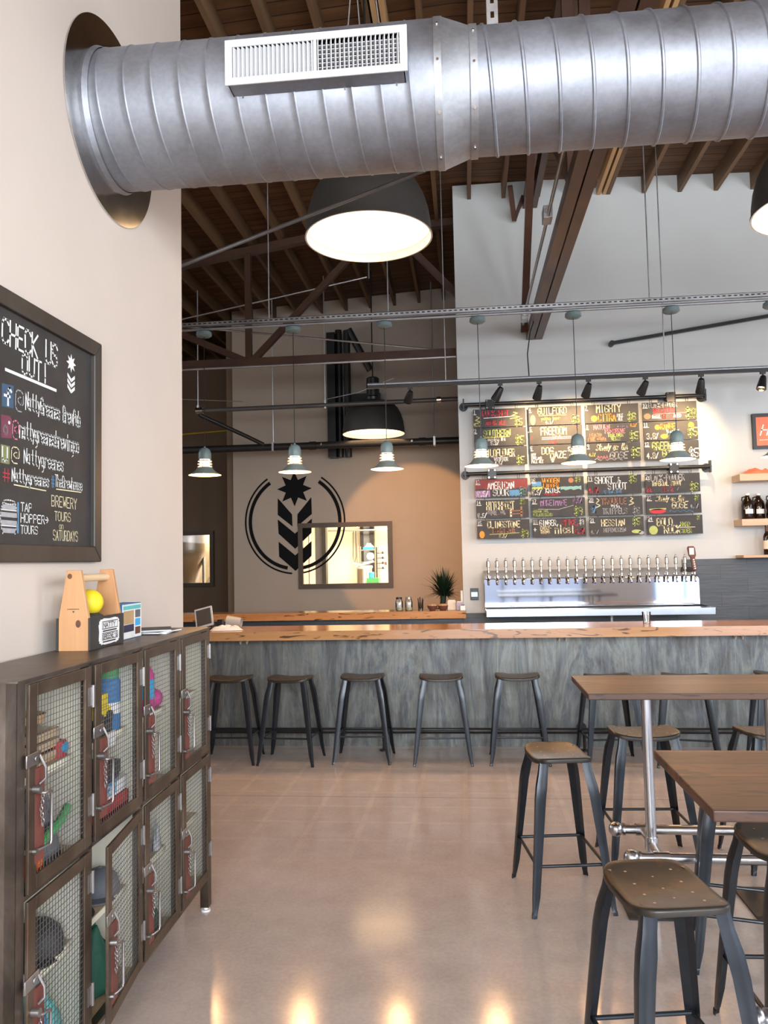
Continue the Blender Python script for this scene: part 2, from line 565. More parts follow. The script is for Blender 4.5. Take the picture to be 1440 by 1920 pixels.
M['leaf'] = plain('dark_green_leaf', (0.012, 0.028, 0.011), 0.5, var=0.3)
M['bottle'] = plain('dark_brown_bottle_glass', (0.012, 0.006, 0.004), 0.08, var=0.1)
M['screen'] = emit('lit_thermostat_screen', (0.45, 0.75, 1.0), 0.9, (0.1, 0.2, 0.3))
M['tank'] = m_brushed('tank_steel', (0.60, 0.58, 0.54), 0.28)

# ------------------------------------------------------------------ hand lettering (single-stroke chalk)
GL = {}
for ln in '''A 022842 1434
B 0208 083847463505 3544433202
C 4738180703123243
D 0208 082847432202
E 48080242 0535
F 480802 0535
G 47381807031232434525
H 0208 4248 0545
I 2228
J 4843321203
K 0208 480542
L 080242
M 0208254842
N 02084248
O 183847433212030718
P 02083847463505
Q 183847433212030718 2442
R 02083847463505 2542
S 473818070615354443321203
T 0848 2822
U 080312324348
V 082248
W 0812263248
X 0248 0842
Y 082548 2522
Z 08480242
0 183847433212030718
1 172822 1232
2 07183847460242
3 07183847463525354443321203
4 32380444
5 480805354443321203
6 473818070312324344350 5
7 084812
8 183847463515060718 1504031232434435
9 451506071838474332
$ 473818070615354443321203 2921
% 0248 0708181707 3343423233
& 42171828261403122244
@ 362615243436344447381807031232
# 1218 3238 0444 0646
! 2824 2322
+ 2327 0545
- 1535
. 2223
, 2311
' 2826
> 0545 274523
a 361605031233 3632
b 0802 0516364543321203
c 4536160503123243
d 361605031233 3832
e 04444536160503123243
f 47382722 0535
g 361605031233 36312010
h 0802 0516364542
i 2226 2728
j 262110 2728
k 0802 360442
l 2822
m 0206 05162522 25364542
n 0206 0516364542
o 163645433212030516
p 0006 0516364543321203
q 361605031233 3630
r 0206 05163645
s 45361605143443321203
t 28233242 1636
u 0603122233 3632
v 062246
w 0612243246
x 0246 0642
y 0623 4611
z 06460242'''.split('\n'):
    k, rest = ln[0], ln[2:].replace(' 5', '5') if ln[0] == '6' else ln[2:]
    GL[k] = [[(int(s[i]), int(s[i + 1])) for i in range(0, len(s) - 1, 2)] for s in rest.split()]


def text_width(txt, h, wf):
    return len(txt) * h * wf


def stroke(mb, fn, a, b, w):
    ax, ay = a
    bx, by = b
    dx, dy = bx - ax, by - ay
    d = math.hypot(dx, dy) or 1e-6
    dx, dy = dx / d * w / 2, dy / d * w / 2
    q = [(ax - dx - dy, ay - dy + dx), (ax - dx + dy, ay - dy - dx), (bx + dx + dy, by + dy - dx), (bx + dx - dy, by + dy + dx)]
    mb.add([fn(x, y) for x, y in q], [(0, 1, 2, 3)])


def write(mb, fn, txt, x, y, h, wf=0.62, sw=0.11, slant=0.0, jit=0.03, center=False):
    """txt at baseline (x, y), cap height h, advance wf*h"""
    if center:
        x -= len(txt) * h * wf / 2
    rr = random.Random(sum(map(ord, txt)))
    for ch in txt:
        g = GL.get(ch)
        if g:
            gw = wf * 0.76 * h / 4
            for st in g:
                pts = [(x + p[0] * gw + slant * (p[1] - 2) * h / 6 + rr.uniform(-jit, jit) * h * 0.5, y + (p[1] - 2) * h / 6 + rr.uniform(-jit, jit) * h * 0.5) for p in st]
                for a, b in zip(pts, pts[1:]):
                    stroke(mb, fn, a, b, sw * h)
        x += h * wf


def flat_poly(mb, fn, pts):
    mb.add([fn(x, y) for x, y in pts], [tuple(range(len(pts)))])


def disc_pts(cx, cy, rx, ry=None, n=18, a0=0, a1=2 * pi):
    ry = rx if ry is None else ry
    return [(cx + rx * cos(a0 + (a1 - a0) * i / n), cy + ry * sin(a0 + (a1 - a0) * i / n)) for i in range(n)]

# ================================================================== SETTING
XL = -1.54           # left wall face
YT = 9.0             # tap wall face
YG = 12.5            # logo wall face
YB = 14.8            # set-back wall face


def roof_z(x):
    return 6.02 + (0.056 * x if x < 0 else -0.033 * x)


struct(MB().box((-8.2, -4.4, -0.12), (7.0, 17.2, 0)).build('floor', M['floor'], smooth=0))
mb = MB()
for xa, xb in ((-8.4, 0.0), (0.0, 7.2)):
    mb.add([(xa, -4.6, roof_z(xa)), (xb, -4.6, roof_z(xb)), (xb, 17.3, roof_z(xb)), (xa, 17.3, roof_z(xa)),
            (xa, -4.6, roof_z(xa) + 0.1), (xb, -4.6, roof_z(xb) + 0.1), (xb, 17.3, roof_z(xb) + 0.1), (xa, 17.3, roof_z(xa) + 0.1)],
           [(0, 1, 2, 3), (7, 6, 5, 4), (0, 4, 5, 1), (1, 5, 6, 2), (2, 6, 7, 3), (3, 7, 4, 0)])
struct(mb.build('ceiling', M['deck'], smooth=0))

struct(MB().box((XL - 0.18, -4.2, 0), (XL, 4.18, roof_z(XL))).build('wall_left', M['wall_white'], smooth=0))
struct(MB().box((-0.045, YT, 0), (7.0, YT + 0.2, roof_z(0) - 0.03)).build('wall_back', M['wall_grey'], smooth=0))


def wall_with_hole(y, x0, x1, z1, hx0, hx1, hz0, hz1, th=0.16):
    m = MB()
    m.box((x0, y, 0), (hx0, y + th, z1))
    m.box((hx1, y, 0), (x1, y + th, z1))
    m.box((hx0, y, 0), (hx1, y + th, hz0))
    m.box((hx0, y, hz1), (hx1, y + th, z1))
    return m


WX0, WX1, WZ0, WZ1 = -2.63, -1.21, 1.27, 2.22          # opening in the logo wall
struct(wall_with_hole(YG, -3.75, 0.6, 6.0, WX0, WX1, WZ0, WZ1).build('wall_far', M['wall_tan'], smooth=0))
VX0, VX1, VZ0, VZ1 = -6.4, -4.88, 1.27, 2.24
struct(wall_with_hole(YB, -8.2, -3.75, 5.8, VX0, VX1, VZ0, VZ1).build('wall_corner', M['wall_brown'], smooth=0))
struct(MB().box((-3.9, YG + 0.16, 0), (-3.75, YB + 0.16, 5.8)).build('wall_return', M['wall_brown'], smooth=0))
SW = (5.2, 9.2, 2.3, 5.0)      # high window in the far side wall, out of frame: y0, y1, z0, z1
struct(MB().box((-8.2, 4.18, 0), (-8.0, SW[0], 5.55)).box((-8.2, SW[1], 0), (-8.0, 17.2, 5.55)).box((-8.2, SW[0], 0), (-8.0, SW[1], SW[2])).box((-8.2, SW[0], SW[3]), (-8.0, SW[1], 5.55)).build('wall_side', M['wall_tan'], smooth=0))
struct(MB().box((-8.2, 4.0, 0), (XL - 0.18, 4.18, 5.55)).build('wall_near', M['wall_tan'], smooth=0))
struct(MB().box((-8.2, 17.0, 0), (7.0, 17.2, 5.6)).build('wall_brewery', M['cream'], smooth=0))
struct(MB().box((0.45, YG + 0.16, 0), (0.6, 17.0, 5.6)).build('wall_partition', M['cream'], smooth=0))
mb = MB()
mb.box((-3.75, YG + 0.17, 3.3), (0.45, 17.0, 3.4))
struct(mb.build('ceiling_brewery', M['cream'], smooth=0))
mb = MB()
mb.box((-8.0, YB + 0.17, 3.3), (-3.75, 17.0, 3.4))
struct(mb.build('ceiling_tank_room', M['cream'], smooth=0))


def window_wall(name, axis, at, th, lo, hi, spans, z0=WLO, z1=WHI, top=5.95):
    m = MB()

    def bx(a, b, za, zb):
        if b - a < 1e-4:
            return
        if axis == 'x':
            m.box((a, min(at, at + th), za), (b, max(at, at + th), zb))
        else:
            m.box((min(at, at + th), a, za), (max(at, at + th), b, zb))
    p = lo
    for a, b in spans:
        bx(p, a, 0, top)
        bx(a, b, 0, z0)
        bx(a, b, z1, top)
        p = b
    bx(p, hi, 0, top)
    return struct(m.build(name, M['wall_white'], smooth=0))


window_wall('wall_rear', 'x', -4.0, -0.2, XL, 6.8, REAR_WINDOWS)
window_wall('wall_right', 'y', 6.6, 0.2, -4.0, 9.0, RIGHT_WINDOWS, top=5.75)
k = 0
for a, b in REAR_WINDOWS:
    k += 1
    m = MB()
    for x in [a + 0.03 + (b - a - 0.06) * q / (4 if b - a > 3 else 2) for q in range(5 if b - a > 3 else 3)]:
        m.cbox((x, -4.05, (WLO + WHI) / 2), (0.06, 0.06, WHI - WLO))
    for z in (WLO + 0.03, WMID, 2.8, WHI - 0.03):
        m.cbox(((a + b) / 2, -4.05, z), (b - a, 0.06, 0.06))
    struct(m.build('window_%d' % k, M['black'], smooth=0))
for a, b in RIGHT_WINDOWS:
    k += 1
    m = MB()
    for y in (a + 0.03, (a + b) / 2, b - 0.03):
        m.cbox((6.65, y, (WLO + WHI) / 2), (0.06, 0.06, WHI - WLO))
    for z in (WLO + 0.03, WMID, 2.8, WHI - 0.03):
        m.cbox((6.65, (a + b) / 2, z), (0.06, b - a, 0.06))
    struct(m.build('window_%d' % k, M['black'], smooth=0))


def interior_window(n, x0, x1, z0, z1, y):
    fr = MB()
    w = 0.075
    fr.box((x0 - 0.05, y - 0.045, z0 - 0.05), (x0 + w - 0.05, y + 0.02, z1 + 0.05))
    fr.box((x1 - w + 0.05, y - 0.045, z0 - 0.05), (x1 + 0.05, y + 0.02, z1 + 0.05))
    fr.box((x0 + w - 0.05, y - 0.045, z0 - 0.05), (x1 - w + 0.05, y + 0.02, z0 + w - 0.05))
    fr.box((x0 + w - 0.05, y - 0.045, z1 - w + 0.05), (x1 - w + 0.05, y + 0.02, z1 + 0.05))
    o = struct(fr.build('window_%d' % n, M['win_frame'], smooth=0))
    g = MB().box((x0, y + 0.001, z0), (x1, y + 0.008, z1)).build('window_pane', M['glass'], o, smooth=0)
    return o


M['win_frame'] = plain('brown_window_frame', (0.085, 0.06, 0.042), 0.45, var=0.08)
interior_window(6, WX0, WX1, WZ0, WZ1, YG)
interior_window(7, VX0, VX1, VZ0, VZ1, YB)

# tile cladding on the tap wall and on the half wall under the ledge
struct(MB().box((-0.045, YT - 0.02, 0), (2.36, YT - 0.001, 1.03)).box((2.36, YT - 0.02, 0), (6.6, YT - 0.001, 1.585)).build('trim_1', M['tile'], smooth=0))
struct(MB().box((-7.9, YT, 0), (-0.05, YT + 0.14, 0.9845)).build('wall_half', M['wall_tan'], smooth=0))
struct(MB().box((-7.9, YT - 0.02, 0), (-0.05, YT - 0.001, 0.985)).build('trim_2', M['tile'], smooth=0))

# brewery lights (ceiling fluorescents behind the two windows)
light('brewery_light', 'AREA', (-1.2, 14.3, 3.25), 330, (1.0, 0.86, 0.62), (0, 0, 0), shape='RECTANGLE', size=2.4, size_y=1.6)
light('tank_room_light', 'AREA', (-5.6, 15.4, 3.25), 75, (1.0, 0.90, 0.74), (0, 0, 0), shape='RECTANGLE', size=1.6, size_y=0.8)

# ------------------------------------------------------------------ joists
jn = 0
x = -7.755
while x < 6.4:
    y0, y1 = 3.0, (YT - 0.002 if x > 0.0 else (YG - 0.002 if x > -3.75 else YB - 0.002))
    if x < XL:
        y0 = 4.2
    zt = min(roof_z(x - 0.022), roof_z(x + 0.022))
    o = MB().box((x - 0.022, y0, zt - 0.2), (x + 0.022, y1, zt)).build('ceiling_joist', M['joist'], smooth=0)
    struct(o)
    x += 0.395
# new timber blocking beside two of the joists
for xx, yy0, yy1 in ((-0.585, 5.0, 6.6), (1.615, 3.4, YT - 0.002)):
    zt = roof_z(xx) - 0.012
    struct(MB().box((xx - 0.02, yy0, zt - 0.19), (xx + 0.02, yy1, zt)).box((xx + 0.045, yy0, zt - 0.19), (xx + 0.085, yy1, zt)).build('ceiling_joist', M['new_wood'], smooth=0))


# ------------------------------------------------------------------ trusses
def member(m, a, b, w, h, up=(0, 0, 1)):
    a, b = Vector(a), Vector(b)
    t = (b - a).normalized()
    s = t.cross(Vector(up))
    s = s.normalized() if s.length > 1e-4 else Vector((1, 0, 0))
    u = s.cross(t)
    vs = []
    for p in (a, b):
        for i, j in ((-1, -1), (1, -1), (1, 1), (-1, 1)):
            vs.append(p + s * (i * w / 2) + u * (j * h / 2))
    m.add(vs, [(0, 1, 2, 3), (7, 6, 5, 4), (0, 4, 5, 1), (1, 5, 6, 2), (2, 6, 7, 3), (3, 7, 4, 0)])
    return m


tr = thing('roof_truss', 'brown steel roof truss crossing the dim area in front of the black painted emblem wall', 'truss', (-2.65, 9.56, 4.12))
m = MB()
for dy in (-0.045, 0.045):
    member(m, (-7.99, 9.56 + dy, 4.16), (-0.06, 9.56 + dy, 4.16), 0.035, 0.09)
m.build('bottom_chord', M['steel_brown'], tr, smooth=0)
m = MB()
for a, b in (((-5.6, 5.16), (-1.9, 5.70)), ((-1.9, 5.70), (0.0, 5.80))):
    member(m, (a[0], 9.56, a[1]), (b[0], 9.56, b[1]), 0.10, 0.09)
m.build('top_chord', M['steel_brown'], tr, smooth=0)
for a, b in (((-2.65, 4.2), (-2.65, 5.6)), ((-2.6, 4.18), (-1.02, 5.76)), ((-2.68, 4.18), (-5.0, 5.24)), ((-0.8, 5.74), (0.0, 4.86))):
    member(MB(), (a[0], 9.56, a[1]), (b[0], 9.56, b[1]), 0.075, 0.075).build('web_member', M['steel_brown'], tr, smooth=0)

tr = thing('roof_truss', 'brown double-channel roof truss running overhead into the grey wall above the menu signs', 'truss', (0.84, 8.9, 4.12))
m = MB()
for dx in (-0.047, 0.047):
    member(m, (0.84 + dx, 2.2, 4.17), (0.84 + dx, YT - 0.003, 4.17), 0.082, 0.10)
m.build('bottom_chord', M['steel_brown'], tr, smooth=0)
m = MB()
for dx in (-0.05, 0.05):
    member(m, (0.84 + dx, 2.2, 5.72), (0.84 + dx, YT - 0.003, 5.72), 0.06, 0.12)
m.build('top_chord', M['steel_brown'], tr, smooth=0)
for a, b, dx in (((8.9, 4.2), (7.2, 5.68), -0.12), ((5.45, 4.2), (5.45, 5.7), -0.03), ((5.45, 4.2), (5.45, 5.7), 0.09), ((5.3, 5.7), (3.4, 4.2), 0.1), ((7.2, 5.7), (5.5, 4.2), 0.0)):
    member(MB(), (0.84 + dx, a[0], a[1]), (0.84 + dx, b[0], b[1]), 0.06, 0.075, (1, 0, 0)).build('web_member', M['steel_brown'], tr, smooth=0)
# small V-shaped strut hanging under the joists beside it
m = MB()
member(m, (0.60, 8.7, 5.80), (0.655, 8.93, 5.5), 0.05, 0.05)
member(m, (0.655, 8.93, 5.5), (0.76, 8.93, 5.78), 0.04, 0.04)
m.build('kicker_brace', M['steel_brown'], tr, smooth=0)
m = MB()
m.tube([(0.70, 4.0, 4.27), (0.70, 8.6, 4.27), (0.71, 8.9, 4.24)], 0.014)
m.build('conduit', M['strut'], tr)
for y, z in ((6.1, 4.30), (8.55, 4.26)):
    MB().cbox((0.70, y, z), (0.07, 0.14, 0.10)).cyl((0.70, y - 0.071, z), (0.70, y - 0.1, z), 0.025).build('junction_box', M['strut'], tr, bevel=0.004)

tr = thing('steel_brace', 'thin brown diagonal brace near the top edge above the duct reducer', 'brace', (0.2, 4.6, 5.2))
member(MB(), (-0.45, 4.9, 5.85), (0.16, 4.9, 5.30), 0.05, 0.05).build('angle_bar', M['steel_brown'], tr, smooth=0)
tr = thing('steel_brace', 'thin brown diagonal brace at the top right above the straight duct', 'brace', (1.6, 4.9, 5.6))
member(MB(), (1.42, 4.9, 5.28), (1.78, 4.9, 5.88), 0.07, 0.07).build('angle_bar', M['steel_brown'], tr, smooth=0)
o = member(MB(), (1.68, YT - 0.06, 4.02), (3.6, YT - 0.06, 4.27), 0.035, 0.035).cyl((1.69, YT - 0.08, 4.02), (1.69, YT - 0.001, 4.02), 0.03).build('brace_bar', M['black'], smooth=0)
tag(o, 'black sloping bar fixed to the grey wall above the track lights', 'bar')

# ------------------------------------------------------------------ air duct
DY, DZ = 3.31, 3.635


def ring(x, r, n=96):
    return [(x, DY + r * cos(2 * pi * i / n), DZ + r * sin(2 * pi * i / n)) for i in range(n)]


def helix_duct(m, x0, x1, r, pitch, rib, ribw, phase=0.0, n=96):
    prof = [(0.0, 0), (0.18, 0), (0.42, 0), (0.7, 0), (1 - ribw / pitch * 1.2, 0), (1 - ribw / pitch * 0.85, rib), (1 - ribw / pitch * 0.35, rib), (1.0 - 1e-3, 0)]
    k = len(prof)
    turns = int((x1 - x0) / pitch) + 2
    rows = turns * n + 1
    vs, fs = [], []
    for i in range(rows):
        a = 2 * pi * i / n + phase
        for t, h in prof:
            x = min(max(x0 + pitch * (i / n - 1 + t), x0), x1)
            vs.append((x, DY + (r + h) * cos(a), DZ + (r + h) * sin(a)))
    for i in range(rows - 1):
        for j in range(k - 1):
            a = i * k + j
            fs.append((a, a + 1, a + k + 1, a + k))
        if i + n < rows - 1:
            fs.append((i * k + k - 1, (i + n) * k, (i + n + 1) * k, (i + 1) * k + k - 1))
    m.add(vs, fs)


dt = thing('air_duct', 'large round galvanised spiral air duct hung across the top of the room', 'duct', (0, DY, DZ))
m = MB()
helix_duct(m, XL + 0.01, -0.06, 0.292, 0.118, 0.003, 0.008)
o = m.build('duct_section', M['galv'], dt, smooth=0.9)
m = MB()
helix_duct(m, 0.085, 4.2, 0.252, 0.134, 0.007, 0.014)
m.build('duct_section', M['galv'], dt, smooth=0.9)
m = MB()
n = 96
prof = [(-0.075, 0.292), (-0.075, 0.297), (-0.045, 0.297), (-0.04, 0.293), (0.065, 0.256), (0.07, 0.26), (0.10, 0.26), (0.10, 0.252)]
vs, fs = [], []
for x, r in prof:
    vs += ring(x, r)
for k in range(len(prof) - 1):
    fs += [(k * n + i, k * n + (i + 1) % n, (k + 1) * n + (i + 1) % n, (k + 1) * n + i) for i in range(n)]
m.add(vs, fs)
rd = m.build('duct_reducer', M['galv_light'], dt, smooth=0.5)
for x, r in ((-0.06, 0.297), (0.085, 0.26)):
    for a in (150, 185, 222, 262):
        p = Vector((x, DY + r * cos(R(a)), DZ + r * sin(R(a))))
        q = Vector((0, cos(R(a)), sin(R(a))))
        MB().cyl(p, p + q * 0.006, 0.006, n=6).build('screw', M['chrome'], rd)
m = MB()
vs = [(XL + 0.001, DY + 0.44 * cos(2 * pi * i / 72), DZ - 0.014 + 0.435 * sin(2 * pi * i / 72)) for i in range(72)] + [(XL + 0.008, DY + 0.44 * cos(2 * pi * i / 72), DZ - 0.014 + 0.435 * sin(2 * pi * i / 72)) for i in range(72)]
m.add(vs, [tuple(range(72, 144))] + [(i, (i + 1) % 72, 72 + (i + 1) % 72, 72 + i) for i in range(72)])
m.build('wall_flange', m_galv('shiny_flange_steel', (0.58, 0.57, 0.55), 0.17), dt)
# collar where the duct meets the flange
m = MB()
vs = ring(XL + 0.008, 0.305) + ring(XL + 0.03, 0.296)
m.add(vs, [(i, (i + 1) % 96, 96 + (i + 1) % 96, 96 + i) for i in range(96)])
m.build('duct_collar', M['galv'], dt)
# supply grille box
GX0, GX1, GY, GZ0, GZ1 = -0.905, -0.175, 2.95, 3.535, 3.722
gb = MB()
gb.box((GX0 + 0.012, GY + 0.006, GZ0 + 0.002), (GX1 - 0.012, GY + 0.10, GZ0 + 0.006))
gb.box((GX0 + 0.012, GY + 0.006, GZ1 - 0.006), (GX1 - 0.012, GY + 0.10, GZ1 - 0.002))
gb.box((GX0 + 0.012, GY + 0.006, GZ0 + 0.002), (GX0 + 0.016, GY + 0.10, GZ1 - 0.002))
gb.box((GX1 - 0.016, GY + 0.006, GZ0 + 0.002), (GX1 - 0.012, GY + 0.10, GZ1 - 0.002))
gb = gb.build('grille_box', M['galv'], dt, smooth=0)
MB().box((GX0 + 0.016, GY + 0.05, GZ0 + 0.006), (GX1 - 0.016, GY + 0.055, GZ1 - 0.006)).build('opening_shade_sheet', M['void'], gb, smooth=0)  # dark sheet painted in place of the shaded duct inside
m = MB()
b_ = 0.03
m.box((GX0, GY, GZ0), (GX1, GY + 0.008, GZ0 + b_)).box((GX0, GY, GZ1 - b_), (GX1, GY + 0.008, GZ1))
m.box((GX0, GY, GZ0 + b_), (GX0 + b_, GY + 0.008, GZ1 - b_)).box((GX1 - b_, GY, GZ0 + b_), (GX1, GY + 0.008, GZ1 - b_))
m.box(((GX0 + GX1) / 2 - 0.006, GY + 0.001, GZ0 + b_), ((GX0 + GX1) / 2 + 0.006, GY + 0.012, GZ1 - b_))
m.build('grille_frame', M['white'], gb, smooth=0, bevel=0.002)
m = MB()
nf = 38
for i in range(nf):
    x = GX0 + b_ + (GX1 - GX0 - 2 * b_) * (i + 0.5) / nf
    Mx = Matrix.Translation((x, GY + 0.014, (GZ0 + GZ1) / 2)) @ Matrix.Rotation(R(-28 if x < (GX0 + GX1) / 2 else 20), 4, 'Z')
    m.cbox((0, 0, 0), (0.0035, 0.022, GZ1 - GZ0 - 2 * b_), Mx)
m.build('louver_fins', M['white'], gb, smooth=0)
m = MB()
for i in range(7):
    z = GZ0 + b_ + (GZ1 - GZ0 - 2 * b_) * (i + 0.5) / 7
    m.box((GX0 + b_, GY + 0.026, z - 0.002), (GX1 - b_, GY + 0.042, z + 0.002))
m.build('cross_bars', M['white'], gb, smooth=0)
m = MB()
for i in range(4):
    x = GX0 + 0.05 + (GX1 - GX0 - 0.1) * i / 3
    m.cyl((x, GY + 0.09, GZ0 + 0.002), (x, GY + 0.09, GZ0 - 0.006), 0.006, n=6)
m.build('screws', M['chrome'], gb)

# duct hangers
t = thing('wire_hanger', 'thin wire cable hanger holding up the duct behind the white air grille', 'hanger', (-0.4, DY, DZ + 0.29))
MB().tube([(-0.46, DY, DZ + 0.2985), (-0.43, DY + 0.05, 4.36), (-0.43, DY + 0.05, roof_z(-0.4) - 0.001)], 0.003).tube([(-0.40, DY, DZ + 0.2985), (-0.43, DY + 0.05, 4.36)], 0.003).tube([(-0.43, DY + 0.05, 4.4), (-0.36, DY + 0.02, 4.38), (-0.31, DY, DZ + 0.2985)], 0.003).build('cable', M['strut'], t)
MB().cbox((-0.43, DY + 0.05, 4.37), (0.02, 0.015, 0.05)).build('cable_clamp', M['galv'], t, bevel=0.003)
m = MB()
for i in range(34):
    z = DZ + 0.285 + i * 0.065
    if z + 0.065 > roof_z(0.17):
        break
    m.box((0.155, DY - 0.02, z), (0.195, DY - 0.016, z + 0.035))
    m.box((0.155, DY - 0.02, z + 0.035), (0.167, DY - 0.016, z + 0.065))
    m.box((0.183, DY - 0.02, z + 0.035), (0.195, DY - 0.016, z + 0.065))
m.box((0.151, DY - 0.02, DZ + 0.264), (0.155, DY + 0.02, roof_z(0.2) - 0.002)).box((0.195, DY - 0.02, DZ + 0.264), (0.199, DY + 0.02, roof_z(0.2) - 0.002))
tag(m.build('slotted_strut', M['strut'], smooth=0), 'slotted galvanised strut hanging the duct just right of the reducer', 'strut')
o = MB().tube([(-1.9, 4.5, 3.355), (-0.2, 4.5, 3.91), (0.75, 4.5, 4.22)], 0.012).build('tie_rod', M['grey_pipe'])
tag(o, 'long grey sloping tie rod crossing in front of the big dome lamp', 'rod')

# ------------------------------------------------------------------ sprinkler pipes, conduits and rods at the back
t = thing('sprinkler_main', 'thick black pipe running across the emblem wall just below the dark dome lamp', 'pipe', (-3, 11.6, 3.41))
m = MB().cyl((-7.9, 11.6, 3.39), (-0.047, 11.6, 3.39), 0.055, n=20)
m.build('pipe_run', M['black_pipe'], t)
for x in (-5.0, -2.25, -0.6):
    MB().cyl((x - 0.05, 11.6, 3.39), (x + 0.05, 11.6, 3.39), 0.064, n=20).build('coupling', M['black_pipe'], t)
for x in (-2.85, -0.42):
    MB().tube([(x, 11.6, 3.34), (x, 11.6, roof_z(x) - 0.2)], 0.009).cbox((x, 11.6, 3.39), (0.03, 0.13, 0.13)).build('hanger_rod', M['strut'], t)
for x in (-2.1, -0.75, -2.55):
    MB().cyl((x, 11.53, 3.40), (x, 11.48, 3.39), 0.022, 0.014, n=10).build('sprinkler_head', M['chrome'], t)
t = thing('sprinkler_branch', 'thinner grey pipe crossing above the thick black pipe with an elbow at its left end', 'pipe', (-2, 10.88, 3.84))
MB().tube([(-3.78, 10.88, 3.845), (-2, 10.88, 3.85), (-0.047, 10.88, 3.86)], 0.032, n=12).build('pipe_run', M['grey_pipe'], t)
MB().tube([(-3.78, 10.88, 3.85), (-3.74, 10.90, 3.78), (-3.2, 11.35, 3.53), (-2.98, 11.5, 3.42)], 0.03, n=12).build('sloping_pipe', M['black_pipe'], t)
MB().cyl((-3.80, 10.88, 3.845), (-3.70, 10.88, 3.845), 0.048, n=12).build('elbow_fitting', M['chrome'], t)
for x in (-3.77, -1.92):
    MB().tube([(x, 10.88, 3.82), (x, 10.88, roof_z(x) - 0.2)], 0.009).cyl((x, 10.88, 3.80), (x, 10.88, 3.92), 0.02, n=8).build('hanger_rod', M['strut'], t)
for x in (-0.32,):
    MB().cyl((x - 0.03, 10.88, 3.86), (x + 0.03, 10.88, 3.86), 0.044, n=12).build('coupling', M['chrome'], t)
o = MB().tube([(-7.8, 9.44, 4.08), (-2, 9.44, 4.08), (-0.06, 9.44, 4.085)], 0.017).build('conduit_pipe', M['strut'])
tag(o, 'pale conduit running along just under the brown chord of the truss', 'pipe')
o = MB().tube([(-4.6, 10.5, 4.90), (-3.87, 10.5, 5.07), (-1.25, 10.5, 5.52)], 0.012).cyl((-1.22, 10.5, 5.50), (-1.22, 10.5, roof_z(-1.22) - 0.001), 0.014).build('conduit_pipe', M['strut'])
tag(o, 'thin pale pipe sloping up under the rafters of the dim area', 'pipe')
o = MB().tube([(-4.2, 9.62, 4.78), (-1.9, 9.62, 4.46), (-0.06, 9.62, 4.19)], 0.012).build('tie_rod', M['strut'])
tag(o, 'thin pale rod sloping down to the right above the truss chord', 'rod')
o = MB().tube([(-1.98, 11.2, 4.0), (-1.5, 11.2, 4.08), (-0.97, 11.2, 4.27)], 0.006).tube([(-5.2, 11.2, 4.20), (-4.6, 11.2, 4.13), (-3.2, 11.2, 4.02)], 0.006).build('slack_cable', M['strut'])
tag(o, 'thin slack cable strung above the back pipes', 'cable')
o = MB().tube([(-6.2, YB - 0.02, 4.13), (-5.4, YB - 0.02, 4.19), (-4.5, YB - 0.02, 4.23)], 0.014).build('yellow_cable', M['p_yellow'])
tag(o, 'thin yellow cable across the brown set-back wall', 'cable')
t = thing('flue_pipe_stack', 'stack of black vertical flue pipes on the emblem wall left of the dark dome lamp', 'pipes', (-1.95, 12.3, 3.48))
MB().box((-2.13, 12.24, 3.3), (-2.0, YG - 0.002, 5.3)).build('flue_box', M['black'], t, smooth=0)
MB().tube([(-1.95, 12.36, 3.3), (-1.95, 12.36, 5.36)], 0.055, n=14).build('flue_pipe', M['black'], t)
MB().tube([(-1.815, 12.34, 3.3), (-1.815, 12.34, 5.34), (-1.78, 12.34, 5.36), (-1.45, 12.4, 4.7)], 0.055, n=14).build('flue_pipe', M['black_pipe'], t)
MB().box((-1.76, 12.42, 4.15), (-1.3, YG - 0.002, 4.33)).cyl((-1.62, 12.38, 4.2), (-1.62, 12.38, 4.1), 0.05).cyl((-1.42, 12.38, 4.2), (-1.42, 12.38, 4.1), 0.05).build('valve_manifold', M['black_pipe'], t)

# ------------------------------------------------------------------ wall emblem
em = thing('wall_emblem', 'black painted emblem of star, wheat leaves and double ring on the tan wall', 'emblem', (-2.735, YG - 0.006, 2.3))
ink = plain('black_emblem_paint', (0.004, 0.004, 0.0045), 0.7, var=0.1, **{'Specular IOR Level': 0.15})
Ye = YG - 0.006
fe = lambda a, b, h: (a, Ye + h, b)


def emb(poly, name):
    MB().prism(poly, fe, 0.0, 0.004).build(name, ink, em, smooth=0)


cx, cz = -2.735, 2.835
emb([(cx + (0.285 if i % 2 == 0 else 0.155) * sin(pi * i / 8), cz + (0.285 if i % 2 == 0 else 0.155) * cos(pi * i / 8)) for i in range(16)], 'star')
for s in (-1, 1):
    emb([(cx + s * 0.275, 2.69), (cx + s * 0.045, 2.42), (cx + s * 0.04, 2.225), (cx + s * 0.28, 2.42)][::s], 'leaf')
emb([(cx - 0.28, 2.345), (cx, 2.11), (cx + 0.28, 2.345), (cx + 0.27, 2.115), (cx, 1.865), (cx - 0.27, 2.115)], 'leaf')
emb([(cx - 0.27, 1.985), (cx, 1.76), (cx + 0.27, 1.985), (cx + 0.265, 1.745), (cx, 1.51), (cx - 0.265, 1.745)], 'leaf')
for s in (-1, 1):
    for r, w, a0, a1 in ((0.812, 0.026, 33, 176), (0.735, 0.055, 33, 170)):
        pts = []
        for rr, rng in ((r + w / 2, range(0, 41)), (r - w / 2, range(40, -1, -1))):
            for i in rng:
                a = R(a0 + (a1 - a0) * i / 40)
                pts.append((cx + s * rr * sin(a), 2.305 + rr * cos(a) * 1.03))
        emb(pts, 'ring_arc')

